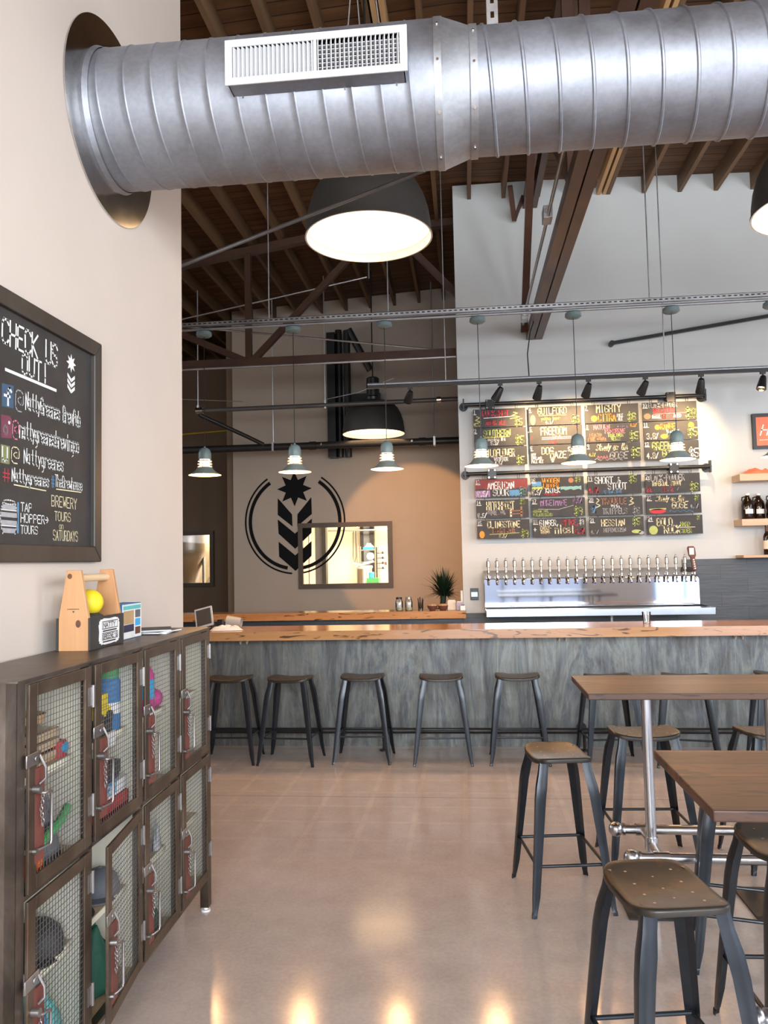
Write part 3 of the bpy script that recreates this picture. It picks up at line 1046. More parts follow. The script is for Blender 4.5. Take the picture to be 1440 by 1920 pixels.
# ------------------------------------------------------------------ dome lamps
def dome_lamp(loc, label):
    t = thing('dome_pendant_lamp', label, 'lamp', loc, group='big dome lamps')
    prof = [(0.455, 0.0), (0.452, 0.08), (0.438, 0.18), (0.41, 0.28), (0.365, 0.37), (0.30, 0.44), (0.21, 0.48), (0.11, 0.50)]
    sh = MB().lathe(prof, loc, 64).lathe([(0.462, -0.004), (0.462, 0.012)], loc, 64).build('shade', M['lamp_dark'], t, smooth=1.0)
    MB().lathe([(0.462, -0.004), (0.450, -0.004), (0.447, 0.055), (0.440, 0.06)], loc, 64).build('inner_rim', M['lamp_inside'], sh, smooth=0.6)
    MB().lathe([(0.442, 0.058), (0.30, 0.066), (0.12, 0.07)], loc, 64, cap1=True).build('diffuser', M['glow'], t)
    MB().lathe([(0.11, 0.50), (0.115, 0.54), (0.095, 0.56), (0.095, 0.82), (0.07, 0.84)], loc, 32, cap1=True).build('gear_housing', M['black'], t)
    x, y, z = loc
    MB().cyl((x, y, z + 0.84), (x, y, roof_z(x) - 0.001), 0.009, n=8).build('hanging_cable', M['black'], t)
    return t


dome_lamp((-0.64, 5.55, 3.975), 'large lit charcoal dome lamp hanging below the middle of the air duct')
dome_lamp((-1.30, 11.4, 3.50), 'dark dome lamp hanging far back in front of the emblem wall')
dome_lamp((2.50, 5.55, 3.975), 'dome lamp cut off by the right edge beneath the duct')

# ------------------------------------------------------------------ pendant rail and pendants
PY = 7.25
PX = [-2.45 + 0.871 * i for i in range(7)]
t = thing('pendant_support_rail', 'long galvanised rail above the bar from which the small pendants hang', 'rail', (0, PY, 3.9))
m = MB()
m.box((-4.2, PY - 0.02, 3.925), (4.2, PY - 0.016, 3.965)).box((-4.2, PY + 0.016, 3.925), (4.2, PY + 0.02, 3.965)).box((-4.2, PY - 0.02, 3.961), (4.2, PY + 0.02, 3.965))
m.build('strut_channel', M['strut'], t, smooth=0)
m = MB()
for i in range(168):
    x = -4.15 + i * 0.05
    m.box((x, PY - 0.0212, 3.941), (x + 0.028, PY - 0.0201, 3.951))
m.build('strut_slots', M['void'], t, smooth=0)  # dark strips on the channel face stand in for shade in its slots
MB().cyl((-4.2, PY, 3.895), (4.2, PY, 3.895), 0.014, n=12).build('conduit', M['galv_light'], t)
for x in (-1.81, -0.668, 1.72):
    MB().cyl((x, PY, 3.96), (x, PY, roof_z(x) - 0.002), 0.006, n=8).build('hanger_rod', M['strut'], t)


def pendant(x, label):
    z = 2.485
    loc = (x, PY, z)
    t = thing('pendant_lamp', label, 'lamp', loc, group='small pendants over the bar')
    m = MB().lathe([(0.012, 0.045), (0.055, 0.042), (0.072, 0.03), (0.075, 0.0), (0.06, -0.012), (0.01, -0.016)], (x, PY, 3.834), 24, cap0=True, cap1=True)
    m.build('canopy', M['teal'], t)
    MB().cyl((x, PY, 3.825), (x, PY, z + 0.262), 0.0035, n=6).build('cord', M['black'], t)
    MB().lathe([(0.008, 0.275), (0.012, 0.262), (0.03, 0.258), (0.05, 0.24), (0.059, 0.21), (0.060, 0.158), (0.056, 0.15)], loc, 28, cap0=True, cap1=True).build('lamp_cap', M['teal'], t)
    g = MB().lathe([(0.046, 0.15), (0.046, 0.075)], loc, 24).build('glass_chimney', M['louver'], t)
    for zz, r in ((0.135, 0.066), (0.108, 0.070), (0.082, 0.072)):
        MB().lathe([(0.048, zz + 0.010), (r, zz), (r, zz - 0.004), (0.048, zz + 0.006)], loc, 24).build('louver_ring', M['shade_in'], g)
    for a in (0.5, 2.6, 4.7):
        MB().cyl((x + 0.058 * cos(a), PY + 0.058 * sin(a), z + 0.152), (x + 0.066 * cos(a), PY + 0.066 * sin(a), z + 0.065), 0.003, n=6).build('louver_post', M['teal'], g)
    MB().lathe([(0.058, 0.078), (0.073, 0.066), (0.088, 0.046), (0.112, 0.024), (0.152, 0.003), (0.154, 0.0)], loc, 40).build('shade', M['teal'], t, smooth=1.0)
    MB().lathe([(0.056, 0.076), (0.071, 0.063), (0.086, 0.043), (0.110, 0.021), (0.1535, 0.0)], loc, 40).build('shade_lining', M['shade_in'], t, smooth=1.0)
    MB().lathe([(0.006, 0.012), (0.022, 0.018), (0.030, 0.036), (0.024, 0.058), (0.014, 0.074)], loc, 20, cap0=True).build('bulb', M['bulb'], t)
    light('pendant_bulb_light', 'POINT', (x, PY, z + 0.004), 14, (1.0, 0.55, 0.24), shadow_soft_size=0.075).parent = None
    return t


for x, lb in zip(PX, ('leftmost small pendant, lit against the brown set-back wall', 'small lit pendant hanging right over the emblem star', 'small lit pendant before the tan wall, right of the emblem',
                      'small lit pendant hanging in front of the leftmost column of menu signs', 'small lit pendant hanging between the second and third menu columns',
                      'small lit pendant hanging in front of the rightmost menu column', 'small pendant cut off at the right edge below the orange picture')):
    pendant(x, lb)

# ------------------------------------------------------------------ track lights
TY, TZ = 8.2, 3.475
t = thing('light_track', 'black track with a pale upper edge carrying the spotlights before the grey wall', 'track', (0, TY, TZ))
MB().box((-0.99, TY - 0.018, TZ - 0.016), (4.2, TY + 0.018, TZ + 0.014)).build('track_bar', M['black'], t, smooth=0)
MB().cyl((-0.99, TY, TZ + 0.03), (4.2, TY, TZ + 0.03), 0.015, n=10).build('upper_tube', M['galv_light'], t)
for x in (-0.165, 2.07):
    MB().cyl((x, TY, TZ + 0.03), (x, TY, roof_z(x) - 0.002), 0.006, n=8).build('hanger_rod', M['strut'], t)
MB().tube([(0.70, TY, TZ + 0.03), (0.69, TY, 3.75), (0.73, 8.25, 4.0), (0.78, 8.3, 4.14)], 0.006).build('feed_cable', M['black'], t)
HEADS = [(-0.54, 'leftmost black track spotlight, in front of the dark brown wall part', (-0.25, 0.85, -0.45), 130),
         (0.40, 'black track spotlight tilted left, above the leftmost menu column', (-0.45, 0.45, -0.75), 0),
         (0.80, 'black track spotlight above the second menu column', (-0.18, 0.62, -0.75), 34),
         (1.30, 'black track spotlight above the third menu column', (-0.2, 0.62, -0.75), 42),
         (1.87, 'black track spotlight tilted left, above the rightmost menu column', (-0.3, 0.6, -0.75), 12),
         (2.42, 'upright black track spotlight by the right end of the menu rail', (0.03, 0.55, -0.8), 36),
         (3.02, 'lit track spotlight at the right edge above the orange picture', (-0.28, -0.30, -0.85), 10)]
for x, lb, d, pw in HEADS:
    t = thing('track_spotlight', lb, 'spotlight', (x, TY, TZ - 0.02), group='track spotlights')
    MB().box((x - 0.025, TY - 0.016, TZ - 0.04), (x + 0.025, TY + 0.016, TZ - 0.016)).build('track_adapter', M['black'], t, smooth=0)
    MB().cyl((x, TY, TZ - 0.04), (x, TY, TZ - 0.085), 0.008, n=8).build('stem', M['black'], t)
    dv = Vector(d).normalized()
    p0 = Vector((x, TY, TZ - 0.085))
    q = dv.to_track_quat('Z', 'Y').to_matrix().to_4x4()
    Mx = Matrix.Translation(p0) @ q
    MB().lathe([(0.012, -0.03), (0.026, -0.024), (0.033, 0.0), (0.046, 0.10), (0.047, 0.125), (0.042, 0.125), (0.036, 0.09)], (0, 0, 0), 24, Mx, cap0=True).build('lamp_head', M['black'], t)
    MB().lathe([(0.0365, 0.09), (0.02, 0.088)], (0, 0, 0), 20, Mx, cap1=True).build('lens', M['glow'] if pw else M['lamp_inside'], t)
    if pw:
        lo = light('track_spot_light', 'SPOT', p0 + dv * 0.13, pw * (1.5 if x > 0 else 2.0), (1.0, 0.66, 0.34) if x > 0 else (1.0, 0.50, 0.20), spot_size=R(82), spot_blend=0.9, shadow_soft_size=0.02)
        if x < 0:
            lo.data.spot_size = R(34)
            lo.data.spot_blend = 0.22
        tgt = Vector((-0.8, YG, 1.95)) - lo.location if x < 0 else Vector((x - 0.05, YT, 2.95)) - lo.location if dv.y > 0 else Vector((0.25, 0.8, -0.75))
        lo.rotation_euler = tgt.to_track_quat('-Z', 'Y').to_euler()

# ------------------------------------------------------------------ menu rails and menu signs
BY = 8.86
for z, x1, lb in ((3.375, 2.645, 'upper black pipe rail carrying the top menu signs'), (2.59, 2.665, 'lower black pipe rail carrying the bottom menu signs')):
    t = thing('menu_rail', lb, 'rail', (1.3, BY, z), group='menu rails')
    MB().cyl((0.015, BY, z), (x1, BY, z), 0.021, n=14).build('pipe', M['black'], t)
    for x in (0.015, x1):
        MB().cyl((x, BY, z), (x, YT - 0.008, z), 0.02, n=12).cyl((x, YT - 0.008, z), (x, YT - 0.001, z), 0.05, n=20).box((x - 0.008, BY - 0.03, z - 0.065), (x + 0.008, BY + 0.03, z + 0.065)).build('end_flange', M['black'], t)
    for x in (0.31, 2.28):
        c = MB().box((x - 0.05, BY - 0.028, z - 0.065), (x + 0.05, BY + 0.028, z + 0.045)).box((x - 0.04, BY, z - 0.02), (x + 0.04, YT - 0.001, z + 0.02)).build('clamp', M['black'], t, smooth=0, bevel=0.004)
        for a in (-0.034, 0.034):
            for b in (-0.05, 0.032):
                MB().cyl((x + a, BY - 0.028, z + b), (x + a, BY - 0.034, z + b), 0.009, n=10).build('bolt', M['chrome'], c)

CX = [0.122, 0.735, 1.352, 1.972]
RZ = [3.315, 3.10, 2.885, 2.525, 2.292, 2.066]
BW, BH = 0.578, 0.205
CHK = ['c_wash', 'c_dblue', 'c_dpink', 'c_dgreen', 'c_white', 'c_red', 'c_pink', 'c_yellow', 'c_green', 'c_orange', 'c_blue', 'c_purple', 'c_grey', 'c_brown', 'c_teal', 'c_cream']
CI = {c: i for i, c in enumerate(CHK)}
CM = [M[c] for c in CHK]


# every entry: (text, x 0..1, y 0..1 baseline, cap height 0..1 of the board height, colour, advance)
def T(t, x, y, h, c, w=0.6, s=0.0):
    return (t, x, y, h, 'c_' + c, w, s)


BOARDS = {
    1: ('upper left menu sign with red lettering between two antler-like sketches', [T('BUCKSHOT', .17, .60, .30, 'red', .62), T('AMBER ALE', .24, .12, .22, 'red', .55), T('4.8%', .01, .06, .18, 'yellow', .55), T('$5', .80, .05, .36, 'green', .6)], [('line', .2, .50, .76, .56, 'white', .03), ('zig', .80, .60, .18, .35, 'yellow'), ('zig', .08, .40, .14, .4, 'yellow')]),
    2: ('second menu sign down in the left column with yellow-green lettering', [T('SOUTHERN', .18, .52, .36, 'green', .52), T('session IPA', .26, .28, .17, 'white', .52), T('5.2%', .32, .06, .18, 'white', .6), T('$5', .80, .10, .40, 'green', .6)], [('line', .18, .46, .68, .50, 'yellow', .03)]),
    3: ('third menu sign down in the left column, partly behind a pendant', [T('WILDFLOWER', .18, .48, .38, 'cream', .44), T('WITBIER', .37, .22, .18, 'white', .6), T('4.5%', .38, .02, .18, 'white', .6), T('$5', .80, .05, .38, 'green', .6)], [('line', .30, .42, .78, .44, 'purple', .02)]),
    4: ('menu sign with a yellow flame sketch, top of the second column', [T('GUILFORD', .18, .60, .34, 'cream', .58), T('golden lager', .24, .28, .17, 'yellow', .5), T('4.1%', .32, .06, .18, 'cream', .6), T('$5', .82, .08, .36, 'green', .6)], [('blob', .08, .30, .05, .28, 'yellow'), ('line', .2, .52, .72, .52, 'yellow', .03)]),
    5: ('menu sign with red stripes and stars, second column', [T('FREEDOM', .22, .52, .40, 'cream', .50), T('IPA', .42, .28, .26, 'pink', .7), T('6.5%', .38, .04, .18, 'red', .6), T('+', .03, .25, .2, 'red'), T('+', .88, .75, .18, 'red')], [('line', .24, .36, .78, .38, 'pink', .05), ('line', .24, .27, .78, .29, 'pink', .05)]),
    6: ('menu sign with white paw prints, second column', [T('DOG', .22, .50, .36, 'cream', .62), T('DAZE', .38, .28, .36, 'cream', .62), T('5.5%', .72, .60, .24, 'white', .5), T('NEW', .02, .40, .16, 'white', .5), T('ENGLAND', .02, .22, .16, 'white', .5), T('PALE ALE', .02, .04, .16, 'white', .5)], [('paw', .42, .14, .05, .2, 'white'), ('paw', .77, .36, .045, .18, 'white')]),
    7: ('menu sign with an orange slice at its left, top of the third column', [T('MIGHTY', .22, .58, .38, 'cream', .58), T('CITRA', .25, .10, .38, 'orange', .5), T('PALE', .60, .30, .16, 'white', .5), T('ALE', .62, .10, .16, 'white', .5), T('$6', .80, .10, .38, 'green', .6)], [('blob', .17, .25, .06, .17, 'orange')]),
    8: ('menu sign with mauve and green lettering in four lines, third column', [T('NATURAL', .15, .70, .24, 'pink', .58), T('PRESERVE', .36, .46, .24, 'pink', .56), T('PEACH+', .07, .30, .2, 'brown', .56), T('PINK GUAVA', .04, .08, .2, 'brown', .48), T('BERLINER', .42, .28, .18, 'green', .55), T('WEISS', .47, .08, .18, 'green', .55), T('4.2%', .83, .78, .18, 'orange', .5), T('$5', .82, .10, .40, 'green', .6)], [('wave', .6, .82, .18, .06, 'purple')]),
    9: ('menu sign with cream script and a pale wave sketch, third row of the third column', [T('Steady as the', .17, .60, .34, 'cream', .38, .25), T('GOSE', .42, .14, .36, 'grey', .68, .2), T('4.8%', .04, .30, .18, 'yellow', .5), T('$5', .83, .24, .42, 'green', .6)], [('wave', .15, .12, .5, .06, 'grey'), ('wave', .2, .22, .2, .1, 'pink')]),
    10: ('menu sign with grey outline lettering and a pink band, top right column', [T('BLACK-POWDER', .12, .72, .24, 'grey', .52), T('RELOADED', .20, .44, .22, 'red', .64), T('BARREL', .18, .14, .17, 'white', .44), T('8.2', .37, .10, .24, 'red', .8), T('AGED', .57, .16, .17, 'white', .6), T('$8', .80, .12, .48, 'green', .6)], [('blob', .09, .26, .065, .16, 'brown'), ('line', .2, .36, .8, .40, 'pink', .03)]),
    11: ('menu sign with orange slices, second down in the right column', [T('RANGE', .32, .58, .30, 'orange', .52), T('YOGURT', .42, .30, .24, 'teal', .48), T('3.8%', .06, .08, .30, 'white', .52), T('$5', .82, .18, .44, 'green', .6)], [('blob', .26, .70, .05, .14, 'orange'), ('blob', .88, .74, .055, .18, 'orange'), ('blob', .38, .20, .07, .13, 'orange')]),
    12: ('menu sign with tall pale green lettering, third down in the right column', [T('GREENE', .15, .54, .40, 'green', .50), T('GOLD', .33, .14, .38, 'green', .52), T('4.8%', .04, .08, .30, 'white', .52), T('$5', .82, .10, .44, 'white', .6)], []),
    13: ('red, white and blue washed menu sign, left of the lower rows', [T('AMERICAN', .24, .46, .36, 'white', .50), T('SOUR', .34, .08, .34, 'white', .64), T('6.5%', .04, .05, .30, 'white', .5), T('$8', .84, .10, .36, 'teal', .6)], [('band', 0, .45, 1, 1, 'wash'), ('band', 0, 0, .28, .4, 'purple'), ('band', .65, .05, .84, .4, 'blue')]),
    14: ('menu sign with a hitching rail sketch, left of the lower rows', [T('HITCHPOST', .20, .46, .42, 'cream', .40), T('GUEUZE SOUR', .20, .18, .22, 'grey', .42), T('6.5%', .03, .03, .24, 'white', .5), T('$8', .84, .72, .24, 'green', .6)], [('line', .66, .10, .66, .50, 'cream', .1), ('line', .86, .10, .86, .55, 'brown', .1), ('line', .66, .36, .88, .38, 'brown', .05), ('line', .66, .20, .88, .22, 'brown', .05)]),
    15: ('lowest menu sign of the left column with a brown heart-shaped fruit', [T('CLINGSTONE', .20, .58, .34, 'cream', .52), T('Peach Perzik', .30, .30, .24, 'brown', .42), T('6.5%', .42, .02, .18, 'cream', .6), T('$9', .84, .06, .34, 'green', .6)], [('blob', .09, .22, .05, .2, 'orange'), ('line', .24, .22, .8, .28, 'green', .03)]),
    16: ('menu sign washed blue and green, top of the second column in the lower rows', [T('WOODEN', .22, .68, .26, 'orange', .60), T('LADDER', .24, .42, .24, 'orange', .58), T('KRIEK', .28, .16, .26, 'white', .60), T('6.5%', .02, .06, .26, 'white', .5), T('WITH CHERRIES', .26, .01, .12, 'red', .50), T('$9', .84, .72, .24, 'green', .6)], [('band', .02, .52, .2, .8, 'blue'), ('band', .02, .36, .22, .52, 'green'), ('band', .56, .3, .95, .5, 'teal'), ('blob', .76, .80, .05, .14, 'brown')]),
    17: ('menu sign with purple lettering and a pale twig, second column of the lower rows', [T('MUREIMAGE', .17, .60, .30, 'purple', .52), T('6.5%', .78, .70, .24, 'purple', .5), T('OREGON SOUR', .02, .22, .15, 'green', .50), T('W/BLACKBERRIES', .02, .03, .15, 'green', .50), T('$9', .80, .08, .38, 'green', .6)], [('line', .12, .42, .5, .38, 'grey', .03), ('line', .5, .38, .78, .58, 'grey', .03)]),
    18: ('menu sign with white and red lettering, lowest of the second column', [T('GINGER,', .13, .62, .30, 'white', .50), T('SPICE,', .56, .62, .30, 'red', .50), T('$9', .88, .66, .24, 'white', .5), T('EVERY-', .14, .40, .17, 'cream', .6), T('THING', .14, .20, .17, 'cream', .6), T('nice!', .42, .20, .42, 'cream', .5), T('6.8%', .79, .16, .26, 'red', .5), T('+', .02, .3, .24, 'white')], []),
    19: ('menu sign with large white capitals over small blue ones, third column', [T('SHORT &', .14, .58, .34, 'white', .58), T('STOUT', .38, .24, .34, 'white', .60), T('4.8%', .02, .10, .26, 'red', .5), T('SESSION STOUT', .28, .02, .16, 'blue', .48), T('$5', .78, .62, .36, 'green', .6)], []),
    20: ('menu sign with brown lettering between ribbon sketches, third column', [T('TROUBLE', .24, .58, .32, 'brown', .60), T('with', .42, .40, .22, 'white', .5), T('TRIPPELS', .26, .06, .30, 'grey', .54), T('9%', .03, .16, .34, 'blue', .5), T('$6', .82, .06, .32, 'grey', .6)], [('zig', .17, .65, .1, .5, 'cream'), ('zig', .80, .72, .1, .4, 'cream')]),
    21: ('menu sign with a green banana, lowest of the third column', [T('HESSIAN', .22, .52, .34, 'cream', .52), T('HEFEWEIZEN', .26, .20, .20, 'grey', .58), T('4.8%', .02, .12, .2, 'grey', .5), T('$5', .80, .55, .36, 'green', .6)], [('blob', .86, .2, .09, .1, 'green'), ('blob', .95, .12, .05, .1, 'grey')]),
    22: ('menu sign with grey outlined capitals, top right of the lower rows', [T('BLACK-POWDER', .05, .62, .32, 'grey', .50), T('IMPERIAL STOUT', .12, .36, .22, 'cream', .50), T('22', .02, .06, .24, 'red', .6), T('8.2', .32, .06, .24, 'red', .8), T('%', .58, .10, .14, 'grey', .6), T('$6', .82, .08, .38, 'green', .6)], []),
    23: ('menu sign with cream script and a watermelon slice, right column', [T('Steady as the', .17, .66, .28, 'cream', .40, .25), T('GOSE', .46, .28, .34, 'cream', .62, .15), T('4.8%', .80, .26, .22, 'grey', .48), T('$6', .88, .70, .24, 'green', .5)], [('blob', .2, .14, .15, .13, 'red'), ('line', .06, .24, .34, .26, 'green', .08), ('wave', .42, .12, .42, .05, 'blue')]),
    24: ('lowest right menu sign with a green apple', [T('BOLD', .17, .46, .40, 'cream', .52), T('ROCK', .30, .06, .40, 'cream', .54), T('HARD', .60, .42, .22, 'green', .56), T('CIDER', .58, .06, .22, 'green', .56), T('$5', .90, .76, .18, 'green', .5)], [('blob', .10, .24, .08, .24, 'green'), ('line', .58, .36, .86, .36, 'cream', .03)]),
}


def chalk_shape(m, fn, sh, sx):
    """sh in board units (x 0..1 of width, y 0..1 of height); sx = width / height"""
    k = sh[0]
    m.mi = CI['c_' + (sh[5] if k != 'line' else sh[5])]
    if k == 'line':
        stroke(m, fn, (sh[1] * sx, sh[2]), (sh[3] * sx, sh[4]), sh[6])
    elif k == 'blob':
        flat_poly(m, fn, disc_pts(sh[1] * sx, sh[2], sh[3] * sx, sh[4], 14))
    elif k == 'band':
        x0, y0, x1, y1 = sh[1] * sx, sh[2], sh[3] * sx, sh[4]
        n = 8
        pts = [(x0 + (x1 - x0) * i / n, y0 + 0.04 * sin(i * 2.1)) for i in range(n + 1)] + [(x1 - (x1 - x0) * i / n, y1 - 0.04 * abs(sin(i * 1.7))) for i in range(n + 1)]
        flat_poly(m, fn, [(min(max(a, 0), sx), min(max(b, 0), 1)) for a, b in pts])
    elif k == 'zig':
        x0, y0, w, h = sh[1] * sx, sh[2], sh[3] * sx, sh[4]
        p = [(x0 - w / 2, y0 - h / 2), (x0 + w / 2, y0 - h / 4), (x0 - w / 3, y0), (x0 + w / 3, y0 + h / 3), (x0 - w / 8, y0 + h / 2)]
        for a, b in zip(p, p[1:]):
            stroke(m, fn, a, b, 0.04)
    elif k == 'wave':
        x0, y0, w, h = sh[1] * sx, sh[2], sh[3] * sx, sh[4]
        p = [(x0 + w * i / 20, y0 + h * sin(i * 1.2)) for i in range(21)]
        for a, b in zip(p, p[1:]):
            stroke(m, fn, a, b, 0.035)
    elif k == 'paw':
        x0, y0, w, h = sh[1] * sx, sh[2], sh[3] * sx, sh[4]
        flat_poly(m, fn, disc_pts(x0, y0 - h * 0.15, w * 0.45, h * 0.3, 12))
        for a in (-0.75, -0.27, 0.27, 0.75):
            flat_poly(m, fn, disc_pts(x0 + w * 0.75 * a, y0 + h * (0.5 - 0.3 * abs(a)), w * 0.16, h * 0.16, 8))


for i in range(24):
    grp, r3 = divmod(i, 12)
    c, r = divmod(r3, 3)
    no = i + 1
    x0 = CX[c] + (0.004 * r if grp else 0.003 * r)
    zt = RZ[r + 3 * grp]
    lb, txt, shp = BOARDS[no]
    t = thing('menu_sign', lb, 'menu sign', (x0, BY, zt - BH), group='chalk menu signs')
    MB().box((x0, BY - 0.006, zt - BH), (x0 + BW, BY + 0.006, zt)).build('panel', M['chalk_bg'], t, smooth=0)
    m = MB()
    y = BY - 0.0072
    fb = lambda a, b: (x0 + a * BH, y, zt - BH + b * BH)
    fs_ = lambda a, b: (x0 + a * BH, y + 0.0006, zt - BH + b * BH)
    sx = BW / BH
    for sh in shp:
        dm = MB()
        chalk_shape(dm, fs_, sh, sx)
        dm.build('chalk_drawing', CM, t, smooth=0)
    m.mi = CI['c_white']
    write(m, fb, str(no), 0.03, 0.76, 0.19, 0.6, 0.14)
    stroke(m, fb, (0.03, 0.71), (0.03 + 0.12 * len(str(no)), 0.71), 0.03)
    for tx, a, b, h, cc, w, sl in txt:
        m.mi = CI[cc]
        write(m, fb, tx, a * sx, b, h, w, 0.15 if h < 0.3 else 0.13, sl)
    m.build('chalk_lettering', CM, t, smooth=0)
    rail_z = 3.375 if grp == 0 else 2.59
    up = rail_z - 0.02 if r == 0 else RZ[r - 1 + 3 * grp] - BH
    for a in (0.095, 0.48):
        xx = x0 + a
        if r == 0:
            pts = [(xx + 0.012 * sin(q), BY, (zt + up) / 2 + max(0.014, (up - zt) / 2 + 0.004) * cos(q)) for q in [2 * pi * j / 12 for j in range(12)]]
            hk = MB().tube(pts, 0.0028, 6, True)
        else:
            hk = MB().cyl((xx, BY, zt - 0.002), (xx, BY, up + 0.002), 0.004, n=6)
        hk.build('hook', M['black_pipe'], t)

# ------------------------------------------------------------------ big framed chalkboard on the left wall
ck = thing('framed_chalkboard', 'large dark-framed chalkboard headed CHECK US OUT on the white left wall', 'chalkboard', (XL, 2.75, 1.653))
Y0, Y1, Z0, Z1 = 2.325, 3.152, 1.653, 2.573
m = MB()
fx = lambda a, b, h: (XL + h, a, b)
w = 0.062
for quad in ([(Y0, Z0), (Y1, Z0), (Y1 - w, Z0 + w), (Y0 + w, Z0 + w)], [(Y1, Z0), (Y1, Z1), (Y1 - w, Z1 - w), (Y1 - w, Z0 + w)], [(Y1, Z1), (Y0, Z1), (Y0 + w, Z1 - w), (Y1 - w, Z1 - w)], [(Y0, Z1), (Y0, Z0), (Y0 + w, Z0 + w), (Y0 + w, Z1 - w)]):
    m.prism(quad, fx, 0.001, 0.030)
m.build('frame', M['frame_dark'], ck, smooth=0, bevel=0.004)
MB().box((XL + 0.001, Y0 + w, Z0 + w), (XL + 0.012, Y1 - w, Z1 - w)).build('board', M['chalk_bg'], ck, smooth=0)
m = MB()
fc = lambda a, b: (XL + 0.0128, a, b)
fc0 = lambda a, b: (XL + 0.0124, a, b)


def ct(txt, y, z, h, c, wf=0.6, sw=0.1, sl=0.0):
    m.mi = CI['c_' + c]
    write(m, fc, txt, y, z, h, wf, sw, sl)


ct('CHECK US', 2.458, 2.392, 0.083, 'white', 0.555, 0.10, 0.0)
ct('OUT!', 2.578, 2.315, 0.068, 'white', 0.66, 0.11)
m.mi = CI['c_white']
stroke(m, fc, (2.481, 2.303), (2.806, 2.302), 0.011)
# star and wheat sketch
cy_, cz_ = 2.923, 2.435
flat_poly(m, fc, [(cy_ + (0.038 if i % 2 == 0 else 0.019) * sin(pi * i / 8), cz_ + (0.038 if i % 2 == 0 else 0.019) * cos(pi * i / 8)) for i in range(16)])
for k in range(3):
    zz = 2.384 - 0.022 * k
    flat_poly(m, fc, [(cy_ - 0.029, zz + 0.008), (cy_ - 0.001, zz - 0.010), (cy_ - 0.001, zz - 0.025), (cy_ - 0.029, zz - 0.006)])
    flat_poly(m, fc, [(cy_ + 0.029, zz + 0.008), (cy_ + 0.001, zz - 0.010), (cy_ + 0.001, zz - 0.025), (cy_ + 0.029, zz - 0.006)])
m.mi = CI['c_dblue']
flat_poly(m, fc0, [(2.459, 2.174), (2.528, 2.179), (2.528, 2.258), (2.459, 2.252)])
ct('f', 2.476, 2.186, 0.058, 'white', 0.85, 0.16)
ct('@', 2.540, 2.176, 0.074, 'grey', 0.85, 0.06)
ct('NattyGreenes BrewPub', 2.602, 2.192, 0.062, 'white', 0.322, 0.085)
m.mi = CI['c_dpink']
flat_poly(m, fc0, [(2.456, 2.068), (2.520, 2.075), (2.520, 2.138), (2.506, 2.150), (2.456, 2.146)])
m.mi = CI['c_white']
for a in range(14):
    q0, q1 = 2 * pi * a / 14, 2 * pi * (a + 1) / 14
    stroke(m, fc, (2.482 + 0.011 * cos(q0), 2.098 + 0.014 * sin(q0)), (2.482 + 0.011 * cos(q1), 2.098 + 0.014 * sin(q1)), 0.005)
flat_poly(m, fc, disc_pts(2.503, 2.126, 0.006))
ct('@', 2.524, 2.076, 0.064, 'pink', 0.75, 0.08)
ct('nattygreenesbrewingco', 2.567, 2.086, 0.060, 'white', 0.336, 0.085)
m.mi = CI['c_dgreen']
flat_poly(m, fc0, [(2.456, 1.984), (2.508, 1.984), (2.508, 2.046), (2.456, 2.046)])
ct('U', 2.466, 1.992, 0.046, 'white', 0.78, 0.13)
ct('@', 2.518, 1.992, 0.056, 'cream', 1.1, 0.07)
ct('Nattygreenes', 2.594, 2.000, 0.052, 'white', 0.445, 0.085)
ct('#', 2.470, 1.924, 0.042, 'red', 1.2, 0.08)
ct('Nattygreenes', 2.522, 1.930, 0.044, 'white', 0.462, 0.11)
ct('#', 2.779, 1.932, 0.042, 'blue', 0.62, 0.09)
ct('TheBrewhouse', 2.806, 1.938, 0.044, 'white', 0.405, 0.09)
m.mi = CI['c_cream']
stroke(m, fc, (2.535, 1.918), (2.74, 1.915), 0.004)
stroke(m, fc, (2.815, 1.928), (3.005, 1.932), 0.004)
ct('TAP', 2.578, 1.831, 0.029, 'white', 0.85, 0.13)
ct('HOPPER>', 2.578, 1.793, 0.029, 'white', 0.92, 0.13)
ct('TOURS', 2.578, 1.754, 0.027, 'white', 0.84, 0.13)
m.mi = CI['c_blue']
stroke(m, fc, (2.560, 1.757), (2.560, 1.855), 0.009)
ct('BREWERY', 2.781, 1.862, 0.040, 'cream', 0.70, 0.09)
ct('TOURS', 2.803, 1.810, 0.033, 'cream', 0.76, 0.10)
ct('on', 2.837, 1.780, 0.022, 'cream', 0.75, 0.12)
ct('SATURDAYS', 2.793, 1.735, 0.038, 'cream', 0.56, 0.09)
m.mi = CI['c_grey']
for k in range(4):
    za = 1.752 + k * 0.0265
    b0 = 0.012 * sin(pi * (k + 0.5) / 4)
    flat_poly(m, fc, [(2.472 - b0, za), (2.543 + b0, za), (2.545 + b0, za + 0.016), (2.470 - b0, za + 0.016)])
m.mi = CI['c_white']
for sg in (-1, 1):
    pp = [(2.5075 + sg * (0.036 + 0.014 * sin(pi * q / 10)), 1.750 + 0.0106 * q) for q in range(11)]
    for p, q in zip(pp, pp[1:]):
        stroke(m, fc, p, q, 0.004)
pp = [(2.5075 + 0.036 * cos(2 * pi * q / 16), 1.856 + 0.007 * sin(2 * pi * q / 16)) for q in range(17)]
for p, q in zip(pp, pp[1:]):
    stroke(m, fc, p, q, 0.004)
for zz in (1.776, 1.829):
    stroke(m, fc, (2.46, zz), (2.555, zz), 0.0035)
m.build('chalk_lettering', CM, ck, smooth=0)

